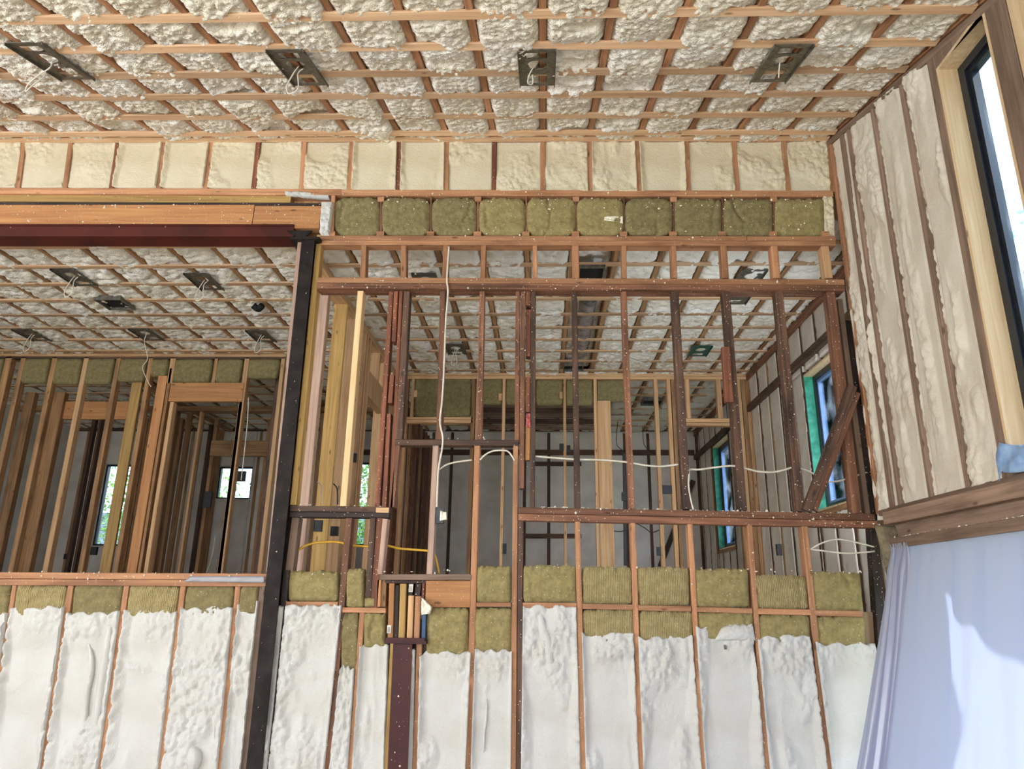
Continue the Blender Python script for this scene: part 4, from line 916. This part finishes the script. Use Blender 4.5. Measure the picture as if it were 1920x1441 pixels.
# backing of the lower far wall so it is closed
box('sheathing', (-8, D+.12, 0), (onY(500, 1090, D)[0], D+.14, onY(300, 1096, D)[2]), 'plywood', wf)
box('sheathing', (onY(541, 1090, D)[0], D+.12, 0), (XR, D+.14, onY(1300, 1142, D)[2]), 'plywood', wf)
box('sheathing', (-8, D+.15, onY(500, 378, D)[2]), (XR, D+.17, onY(500, 258, D)[2]+.2), 'plywood', wf)

# ================================================================== BACK SIDE WALL (X=2.8)
w2 = (6.0, 7.47, 2.42, 3.88); w3 = (10.72, 11.74, 2.30, 3.97)
ys = list(np.arange(5.4, 13.0, .406))
def inwin(y): return any(w_[0]-.06 < y < w_[1]+.06 for w_ in (w2, w3))
for i, y_ in enumerate(ys):
    wd = .045 if i % 3 else .075
    if inwin(y_):
        board('cripple_stud', (XB, y_, .5), (XB, y_, 2.28), wd, .14, 'wood_back_dark', wro, ddir=(1, 0, 0)); board('cripple_stud', (XB, y_, 4.07), (XB, y_, ZC-.1), wd, .14, 'wood_back_dark', wro, ddir=(1, 0, 0))
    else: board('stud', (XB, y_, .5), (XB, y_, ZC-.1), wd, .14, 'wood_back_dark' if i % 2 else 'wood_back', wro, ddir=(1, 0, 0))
for w_ in (w2, w3):
    for q in (w_[0]-.02, w_[1]+.02): board('jack_stud', (XB-.003, q, .5), (XB-.003, q, 4.0), .05, .14, 'wood_back_dark', wro, ddir=(1, 0, 0))
    board('sill_board', (XB-.004, w_[0], w_[2]-.03), (XB-.004, w_[1], w_[2]-.03), .05, .14, 'wood_back', wro, ddir=(1, 0, 0))
board('rail', (XB-.05, 5.3, 4.03), (XB-.05, 13, 4.03), .09, .1, 'wood_dark', wro, ddir=(1, 0, 0))
board('plate', (XB-.03, 5.3, ZC-.06), (XB-.03, 13, ZC-.06), .09, .14, 'wood_old', wro, ddir=(1, 0, 0))
for i in range(len(ys)-1):
    a, b = ys[i]+.03, ys[i+1]-.03
    m_ = (a+b)/2; hit = [w_ for w_ in (w2, w3) if w_[0]-.2 < m_ < w_[1]+.2]
    if hit:
        w_ = hit[0]
        segs_ = [(.5, w_[2]-.05, a, b), (w_[3]+.04, ZC-.05, a, b)]
        if m_ < w_[0]: segs_.append((w_[2]-.05, w_[3]+.04, a, min(b, w_[0]-.03)))
        if m_ > w_[1]: segs_.append((w_[2]-.05, w_[3]+.04, max(a, w_[1]+.03), b))
    else: segs_ = [(.5, ZC-.05, a, b)]
    for z0, z1, p, q in segs_:
        if q-p > .03: patch('foam_panel', (XB+.01, p, z0), (XB+.01, q, z0), (XB+.01, p, z1), (XB+.01, q, z1), (-1, 0, 0), h_back, 'foam_back', wro, res=.035)
def side_sheath(a, b, z0, z1): box('sheathing', (XB+.16, a, z0), (XB+.2, b, z1), 'plywood', wro)
side_sheath(D, w2[0], 0, ZC+.2); side_sheath(w2[0], w2[1], 0, w2[2]); side_sheath(w2[0], w2[1], w2[3], ZC+.2); side_sheath(w2[1], w3[0], 0, ZC+.2)
side_sheath(w3[0], w3[1], 0, w3[2]); side_sheath(w3[0], w3[1], w3[3], ZC+.2); side_sheath(w3[1], 13.2, 0, ZC+.2)
box('return_panel', (XR+.16, D+.2, 0), (XB+.2, D+.24, 5), 'plywood', wro)
window('window_2', XB, w2[0], w2[1], w2[2], w2[3], 'wood_jamb', 'frame_black', 'green edged black window behind the diagonal brace', flash='flashing_green', sash='sash_blue', jw=.1)
window('window_3', XB, w3[0], w3[1], w3[2], w3[3], 'wood_jamb', 'frame_black', 'smaller green edged window in the farther room', flash='flashing_green', sash='sash_blue', jw=.1)

# ================================================================== FITTINGS
def plate_local(name, parent, mat, W=.24, L=.40, t=.004, holes=1):
    """perforated new-construction mounting plate in local xy"""
    vs = []; fs = []
    def q(x0, x1, y0, y1, z0=0, z1=t):
        k = len(vs); vs.extend([(x, y, z) for z in (z0, z1) for x, y in ((x0, y0), (x1, y0), (x1, y1), (x0, y1))])
        fs.extend([(k+3, k+2, k+1, k), (k+4, k+5, k+6, k+7)]+[(k+i, k+(i+1) % 4, k+4+(i+1) % 4, k+4+i) for i in range(4)])
    w, l = W/2, L/2
    q(-w, -w+.055, -l, l); q(w-.055, w, -l, l); q(-w+.055, w-.055, -l, -l+.045); q(-w+.055, w-.055, l-.04, l); q(-w+.055, w-.055, .045, .085)
    q(-w, -w+.006, -l, l, -.014, 0); q(w-.006, w, -l, l, -.014, 0)
    # ring between
    n = 20; cy = -.05; ri = .062; k = len(vs)
    for z in (0, t):
        for i in range(n):
            a = 2*math.pi*i/n; vs.append((ri*math.cos(a), cy+ri*math.sin(a), z))
        for i in range(n):
            a = 2*math.pi*i/n; c, s_ = math.cos(a), math.sin(a); m_ = max(abs(c)/(w-.055), abs(s_)/.095); vs.append((c/m_, cy+s_/m_, z))
    for i in range(n):
        j = (i+1) % n
        fs.append((k+i, k+j, k+n+j, k+n+i)); fs.append((k+2*n+j, k+2*n+i, k+3*n+i, k+3*n+j)); fs.append((k+j, k+i, k+2*n+i, k+2*n+j))
    return vs, fs
def bracket(p, slope, label, rot=0., L=.42, mat='galvanised', loop=None, group='light brackets'):
    r = empty('light_bracket', p, label=label, cat='bracket', group=group)
    vs, fs = plate_local('plate', r, mat, L=L)
    ax = Matrix.Rotation(rot, 4, 'Z'); sl = Matrix.Rotation(math.atan(SL) if slope else 0, 4, 'X')
    mesh('plate', vs, fs, mat, r, mw=Matrix.Translation(p) @ sl @ ax)
    if loop:
        tube('cable', [Vector(p)+Vector(q) for q in loop], .0045, 'cable_white', r)
lp = [(.0, 0, .02), (-.02, -.02, -.05), (-.05, -.03, -.16), (-.03, -.03, -.22), (.02, -.02, -.17), (.0, 0, -.04), (.03, .01, .01)]
fb = [((98, 108), 'galvanised light bracket in the front ceiling with a hanging curled cable, leftmost of four', [(0, 0, .02), (.01, -.02, -.06), (-.05, -.03, -.13), (-.10, -.03, -.2), (-.11, -.02, -.24), (-.08, -.02, -.2), (-.02, 0, -.1)]),
      ((560, 120), 'galvanised light bracket in the front ceiling with a looped cable, second of four', lp), ((1007, 120), 'galvanised light bracket in the front ceiling straight above the middle studs', [(-.02, 0, .02), (-.05, .02, -.03), (-.06, .06, -.06), (-.03, .08, -.05), (-.03, .03, -.02)]),
      ((1463, 112), 'galvanised light bracket in the front ceiling with two round holes near the right wall', [(0, 0, .02), (0, .03, -.02), (.0, .05, -.06)])]
for (uv, lb, l_) in fb:
    p = onCeil(*uv)+np.array([0, SL, -1])/tl*.03; bracket(tuple(p), True, lb, 0, .52, 'galvanised_dark' if uv[0] < 1400 else 'galvanised', l_, 'light brackets in the front ceiling')
bb_ = [((140, 520), 'dark light bracket with a looped white cable in the left rear ceiling', lp, 'galvanised_dark'), ((383, 528), 'light bracket with cables, nearest the black column', lp, 'galvanised_dark'), ((275, 627), 'light bracket with a long tangled cable at the back of the left rear ceiling', [(0, 0, .02), (.0, -.02, -.1), (.06, 0, -.3), (.02, 0, -.42), (.12, 0, -.6), (.16, 0, -.65)], 'galvanised_dark'),
       ((60, 628), 'light bracket with a small cable loop at the left edge of the rear ceiling', lp, 'galvanised_dark'), ((490, 630), 'light bracket half hidden in the rear ceiling beside the black column', lp, 'galvanised_dark'),
       ((800, 528), 'light bracket just above the charred header at left', None, 'galvanised_dark'), ((855, 655), 'light bracket seen between the second and third bare studs', lp, 'galvanised_dark'), ((1312, 658), 'greenish light bracket in the rear ceiling at right', None, 'green_plate'), ((1405, 522), 'greyish light bracket above the header at far right', None, 'galvanised_dark'), ((1385, 556), 'small light bracket just under the header at right', None, 'galvanised_dark')]
for (uv, lb, l_, mt) in bb_:
    p = onZ(uv[0], uv[1], ZC-.03); bracket(tuple(p), False, lb, 0, .40, mt, l_, 'light brackets in the rear ceiling')
# vents
def vent(u, v, W, H, label, z=ZC-.025):
    p = onZ(u, v, z); r = empty('ceiling_vent', tuple(p), label=label, cat='vent')
    box('boot', (p[0]-W/2, p[1]-H/2, p[2]), (p[0]+W/2, p[1]+H/2, p[2]+.012), 'void_black', r)
    t = .014
    for lo, hi in (((-W/2-t, -H/2-t), (W/2+t, -H/2)), ((-W/2-t, H/2), (W/2+t, H/2+t)), ((-W/2-t, -H/2), (-W/2, H/2)), ((W/2, -H/2), (W/2+t, H/2))):
        box('rim', (p[0]+lo[0], p[1]+lo[1], p[2]-.03), (p[0]+hi[0], p[1]+hi[1], p[2]+.02), 'galvanised_dark', r)
vent(216, 567, .26, .26, 'black rectangular duct opening in the left rear ceiling'); vent(1108, 511, .22, .3, 'black duct opening above the header, right of centre'); vent(1075, 687, .24, .22, 'small duct opening at the back edge of the rear ceiling'); vent(1222, 752, .28, .3, 'black duct opening in the ceiling of the farthest room')
p = onZ(483, 572, ZC-.06); o = tube('wire_bundle', [p+np.array([-.05, 0, 0]), p+np.array([0, .03, -.03]), p+np.array([.05, 0, 0])], .035, 'void_black', None, n=8); setp(o, label='black bundled connector under the ceiling near the steel column', cat='connector')
p = onZ(905, 648, ZC-.06)
# round foil duct running back under the ceiling joists
d0 = onZ(1104, 566, ZC+.01); d1 = onZ(1096, 668, ZC+.01); x_ = d0[0]; n = 18; vs = []; fs = []
K = 60
for i in range(K):
    yy = d0[1]+(d1[1]-d0[1])*i/(K-1); rr = .088+.005*(i % 2)
    for k in range(n): vs.append((rr*math.cos(2*math.pi*k/n), yy-d0[1], rr*math.sin(2*math.pi*k/n)))
for i in range(K-1):
    for k in range(n): fs.append((i*n+k, i*n+(k+1) % n, (i+1)*n+(k+1) % n, (i+1)*n+k))
fs += [tuple(range(n)), tuple((K-1)*n+k for k in range(n))]
o = mesh('foil_duct', vs, fs, 'duct_foil', None, smooth=True, mw=Matrix.Translation((x_, d0[1], ZC+.072))); setp(o, label='round silver flexible duct between the rear ceiling joists', cat='duct')

# electrical boxes
def ebox(u, v, Y, label, mat='plastic_grey', W=.058, H=.095, foamy=False):
    p = onY(u, v, Y); r = empty('junction_box', (p[0], p[1], p[2]-H/2), label=label, cat='electrical box', group=None)
    t = .004; dz = .05
    box('back', (p[0]-W/2, p[1]+dz-t, p[2]-H/2), (p[0]+W/2, p[1]+dz, p[2]+H/2), mat, r)
    for nm, lo, hi in (('side', (-W/2, -H/2), (-W/2+t, H/2)), ('side', (W/2-t, -H/2), (W/2, H/2)), ('side', (-W/2+t, H/2-t), (W/2-t, H/2)), ('side', (-W/2+t, -H/2), (W/2-t, -H/2+t))):
        box(nm, (p[0]+lo[0], p[1], p[2]+lo[1]), (p[0]+hi[0], p[1]+dz-t, p[2]+hi[1]), mat, r)
    cv_ = box('cover', (p[0]-W/2+.004, p[1]+.006, p[2]-H/2+.004), (p[0]+W/2-.004, p[1]+.012, p[2]+H/2-.004), mat, r)
    if foamy: patch('foam_lump', (p[0]+.01, p[1]-.01, p[2]-.04), (p[0]+.06, p[1]-.01, p[2]-.03), (p[0]+.012, p[1]-.01, p[2]+.03), (p[0]+.055, p[1]-.01, p[2]+.02), (0, -1, 0), lambda x, y, S_, T_: .02*blobs(x*40, y*40)+.01, 'foam_bit', cv_, res=.005, skirt=.02)
ebox(823.5, 966, D+.0, 'grey electrical box with a white foam blob on the short pale stud', 'plastic_grey', .062, .11, True)
XF = XP+.075
ebox(662, 857, onX(662, 857, XF)[1], 'black electrical box right of the bright pine board', 'plastic_black')
ebox(595, 985, onX(595, 985, XF)[1], 'grey electrical box low on the partition behind the charred rail, left one', 'plastic_grey', .07, .10); ebox(626, 995, onX(626, 995, XF)[1], 'grey electrical box low on the partition behind the charred rail, right one', 'plastic_grey', .07, .09)
ebox(1251, 917, YR, 'wide black electrical box between two pale studs in the rear partition', 'plastic_black', .13, .11); ebox(1171, 930, YR+.1, 'dark switch box on a dark pole behind the sixth bare stud', 'plastic_black', .07, .11)
ebox(1237, 1033, YR, 'low black outlet box beside the far diagonal brace', 'plastic_black', .07, .11); ebox(1053, 838, YR, 'black box at head height left of a pale rear stud', 'plastic_black', .06, .1); ebox(1066, 841, YR, 'black box at head height right of a pale rear stud', 'plastic_black', .05, .1)
ebox(945, 1028, YR, 'dark outlet box low behind the creased batt', 'plastic_black', .06, .13); ebox(122, 1043, YF-.1, 'black outlet box low on the farthest left wall', 'plastic_black'); ebox(174, 1032, 10.7, 'black outlet box beside the slim far window', 'plastic_black', .1, .12)
ebox(388, 936, 10.5, 'dark box on a stud in the far left room', 'plastic_black', .12, .24); ebox(452, 892, 10.5, 'round dark box in front of the wide far window', 'plastic_black', .11, .15); ebox(1462, 1030, 8.0, 'black outlet box between studs of the side room wall', 'plastic_black', .05, .12)
o = vst('conduit', 1170.5, 850, 1173, 1060, 6, 'cable_dark', None, Y=YR+.15, d=.03); setp(o, label='dark vertical pole behind the sixth bare stud', cat='pole')
p = onY(990, 787, D); r = empty('crushed_tag', tuple(p), label='red and white crushed tag in the slot of the doubled studs', cat='tag'); patch('body', onY(986, 801, D), onY(995, 801, D), onY(987, 775, D), onY(994, 775, D), (0, -1, 0), h_rough, 'red_tag', r, res=.004, skirt=.02)

# cables
def cable(name, pts, r, mat, label, Y=D+.03, group=None):
    P3 = [onY(p[0], p[1], p[2] if len(p) > 2 else Y) for p in pts]
    o = tube(name, P3, r, mat); setp(o, label=label, cat='cable', group=group); return o
cable('white_cable', [(842, 462), (840, 490), (838, 525, D-.04), (840, 548, D-.04), (836, 600), (834, 650), (832, 700), (829, 750), (825, 790), (830, 818), (829, 840), (822, 880), (820, 920), (819, 950)], .0075, 'cable_white', 'white cable running down the second bare stud to the grey box', D-.012)
cable('white_cable', [(820, 882), (835, 872), (850, 867), (868, 864), (885, 862)], .0065, 'cable_white', 'short white cable branch from the vertical cable to the third stud', D+.04)
cable('white_cable', [(900, 862), (910, 852), (925, 845), (945, 844), (955, 848), (965, 863)], .0065, 'cable_white', 'arched white cable between the third stud and the doubled stud', D+.0)
cable('white_cable', [(1003, 855), (1040, 858), (1085, 861), (1130, 862), (1175, 866), (1210, 872), (1240, 874), (1272, 870)], .0075, 'cable_white', 'long white cable strung from the doubled stud to the seventh bare stud', D+.03)
cable('white_cable', [(1290, 876), (1291, 890), (1293, 880), (1310, 880), (1340, 876), (1370, 873), (1384, 875), (1398, 878), (1425, 884), (1455, 884), (1485, 876)], .0075, 'cable_white', 'sagging white cable strung between the seventh and ninth bare studs', D+.03)
cable('white_cable', [(1292, 888), (1291, 910), (1295, 935), (1300, 955)], .006, 'cable_white', 'thin white cable dropping along the seventh bare stud', D+.0)
cable('white_cable', [(1500, 878), (1520, 885), (1545, 900), (1570, 902), (1600, 893), (1625, 885)], .006, 'cable_white', 'white cable passing behind the diagonal brace', D+.07)
cable('white_cable', [(1518, 1030), (1540, 1018), (1565, 1011), (1590, 1013), (1640, 1025)], .006, 'cable_white', 'upper of two white cables under the charred rail at the corner', D+.02)
cable('white_cable', [(1518, 1029), (1550, 1033), (1590, 1037), (1640, 1033)], .006, 'cable_white', 'lower of two white cables under the charred rail at the corner', D+.02)
cable('yellow_cable', [(547, 1073), (549, 1050), (558, 1032), (580, 1020), (605, 1016), (635, 1016), (660, 1022), (700, 1024), (722, 1022), (750, 1028), (775, 1030), (800, 1032), (812, 1036), (818, 1050), (823, 1075)], .0085, 'cable_yellow', 'yellow cable looping behind the low studs', D+.10)
cable('grey_cable', [(1138, 992), (1160, 996), (1180, 992)], .006, 'cable_dark', 'thin dark cable drooping beside the wide vertical board', YR); cable('grey_cable', [(1192, 980), (1210, 990), (1222, 998), (1236, 993)], .006, 'cable_dark', 'thin dark cable sagging between far pale studs', YR+.05)
cable('grey_cable', [(1158, 790), (1156, 830), (1165, 842), (1175, 850)], .006, 'cable_dark', 'thin wire hanging from the far ceiling, left one', YF-1); cable('grey_cable', [(1205, 800), (1207, 830), (1215, 842), (1230, 852)], .006, 'cable_dark', 'thin wire hanging from the far ceiling, right one', YF-1)
cable('white_cable', [(404, 1003), (400, 1030), (392, 1060), (386, 1076)], .008, 'cable_white', 'thin white cable dangling far behind the left opening', 10.4)
cable('white_cable', [(466, 745), (464, 790), (458, 850), (452, 900)], .006, 'cable_white', 'thin white cable along the right post of the left rear doorway', YL-.03)
cable('grey_cable', [(595, 903), (603, 912), (602, 945)], .006, 'cable_white', 'short cable curling from the partition above the charred rail, left one', onX(595, 940, XF)[1]); cable('grey_cable', [(622, 904), (632, 916), (633, 945)], .006, 'cable_dark', 'short cable curling from the partition above the charred rail, right one', onX(626, 940, XF)[1])
# white membrane on the left sill
o = patch('plastic_strip', onY(345, 1090, D-.03), onY(496, 1092, D-.03), onY(358, 1080, D-.03), onY(496, 1080, D-.03), (0, -1, 0), lambda x, y, S_, T_: .012*fbm(x*20, y*20, 3), 'poly_sheet', None, res=.012, skirt=.01)
setp(o, label='torn strip of clear plastic stapled along the sill of the wide opening', cat='plastic strip')

# ================================================================== OUTSIDE
box('ground', (-60, -60, -.5), (60, 60, -.3), 'lawn', kind='structure')
def tree(x, y, h, r, label, mat='leaves', n=9000, leaf=.055, z0=-.3):
    t = empty('tree', (x, y, z0), label=label, cat='tree', group='trees outside the windows')
    tube('trunk', [(x, y, z0), (x+.1, y, z0+h*.3), (x-.05, y+.1, z0+h*.7)], .16, 'bark', t, n=8)
    rs = np.random.default_rng(int(abs(x*31+y*17))); cl = rs.normal(size=(26, 3)); cl /= np.linalg.norm(cl, axis=1)[:, None]; cl *= rs.random((26, 1))**.4*r; cl[:, 2] *= h*.4/r
    c = cl[rs.integers(0, 26, n)]+rs.normal(size=(n, 3))*r*.24+np.array([0, 0, h*.62])
    a = rs.normal(size=(n, 3)); a /= np.linalg.norm(a, axis=1)[:, None]; b = np.cross(a, rs.normal(size=(n, 3))); b /= np.linalg.norm(b, axis=1)[:, None]
    l = leaf*(.6+.8*rs.random((n, 1))); P = np.stack([c-a*l, c+b*l*.5, c+a*l, c-b*l*.5], 1).reshape(-1, 3)
    f = np.arange(4*n).reshape(n, 4)
    mesh('foliage', P, f, mat, t, mw=Matrix.Translation((x, y, z0)), kind='stuff')
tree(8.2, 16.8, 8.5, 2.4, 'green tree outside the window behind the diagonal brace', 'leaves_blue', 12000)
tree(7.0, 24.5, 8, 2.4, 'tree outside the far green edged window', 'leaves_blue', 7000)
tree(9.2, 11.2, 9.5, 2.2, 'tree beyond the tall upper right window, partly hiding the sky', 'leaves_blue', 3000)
tree(-3.4, 17.5, 6, 2.2, 'leafy tree outside the far middle window', 'leaves', 12000)
tree(-9.6, 18, 6, 1.6, 'shrubby tree outside the far left window', 'leaves', 6000)
# unseen slab added outside, its outline cut to shape the sun patch on the sheet
def up(u, v, X, z=2.12):
    p = onX(u, v, X); k = (z-p[2])/.85; return (p[0]+.8*k, p[1]-.28*k)
q = [(XR+.2, 5.6), (7.5, 5.6), (7.5, up(1800, 1441, 2.0)[1]+.4), up(1745, 1441, 2.0), up(1715, 1300, 2.05), up(1700, 1165, 2.12), up(1890, 1345, 2.12), (up(1890, 1345, 2.12)[0]+1.6, up(1890, 1345, 2.12)[1]-3.6), (XR+.2, -2.5)]
n = len(q); vs = [(x, y, 2.12) for x, y in q]+[(x, y, 2.2) for x, y in q]; print('sun blocker', [(round(float(a), 2), round(float(b), 2)) for a, b in q])
pr = empty('sun_blocker', (XR+.2, 3, 2.1), label='unseen slab added outside the plastic sheeted opening to shape the sun patch', cat='roof')
mesh('blocker_slab', vs, [tuple(range(n-1, -1, -1)), tuple(range(n, 2*n))]+[(i, (i+1) % n, (i+1) % n+n, i+n) for i in range(n)], 'plywood', pr)
for y in (5.4, 2.2): box('post', (3.6, y, -.3), (3.72, y+.12, 2.12), 'wood_new', pr)  # unseen posts carrying the added sun-blocking slab
nb = empty('neighbour_house', (-7, 24, -.3), label='pale clapboard house outside the far left windows', cat='house')
for k in range(22): box('clapboard', (-16, 24-.012*(k % 2), -.3+.2*k), (2, 24.2, -.3+.2*(k+1)-.015), 'shingle', nb)
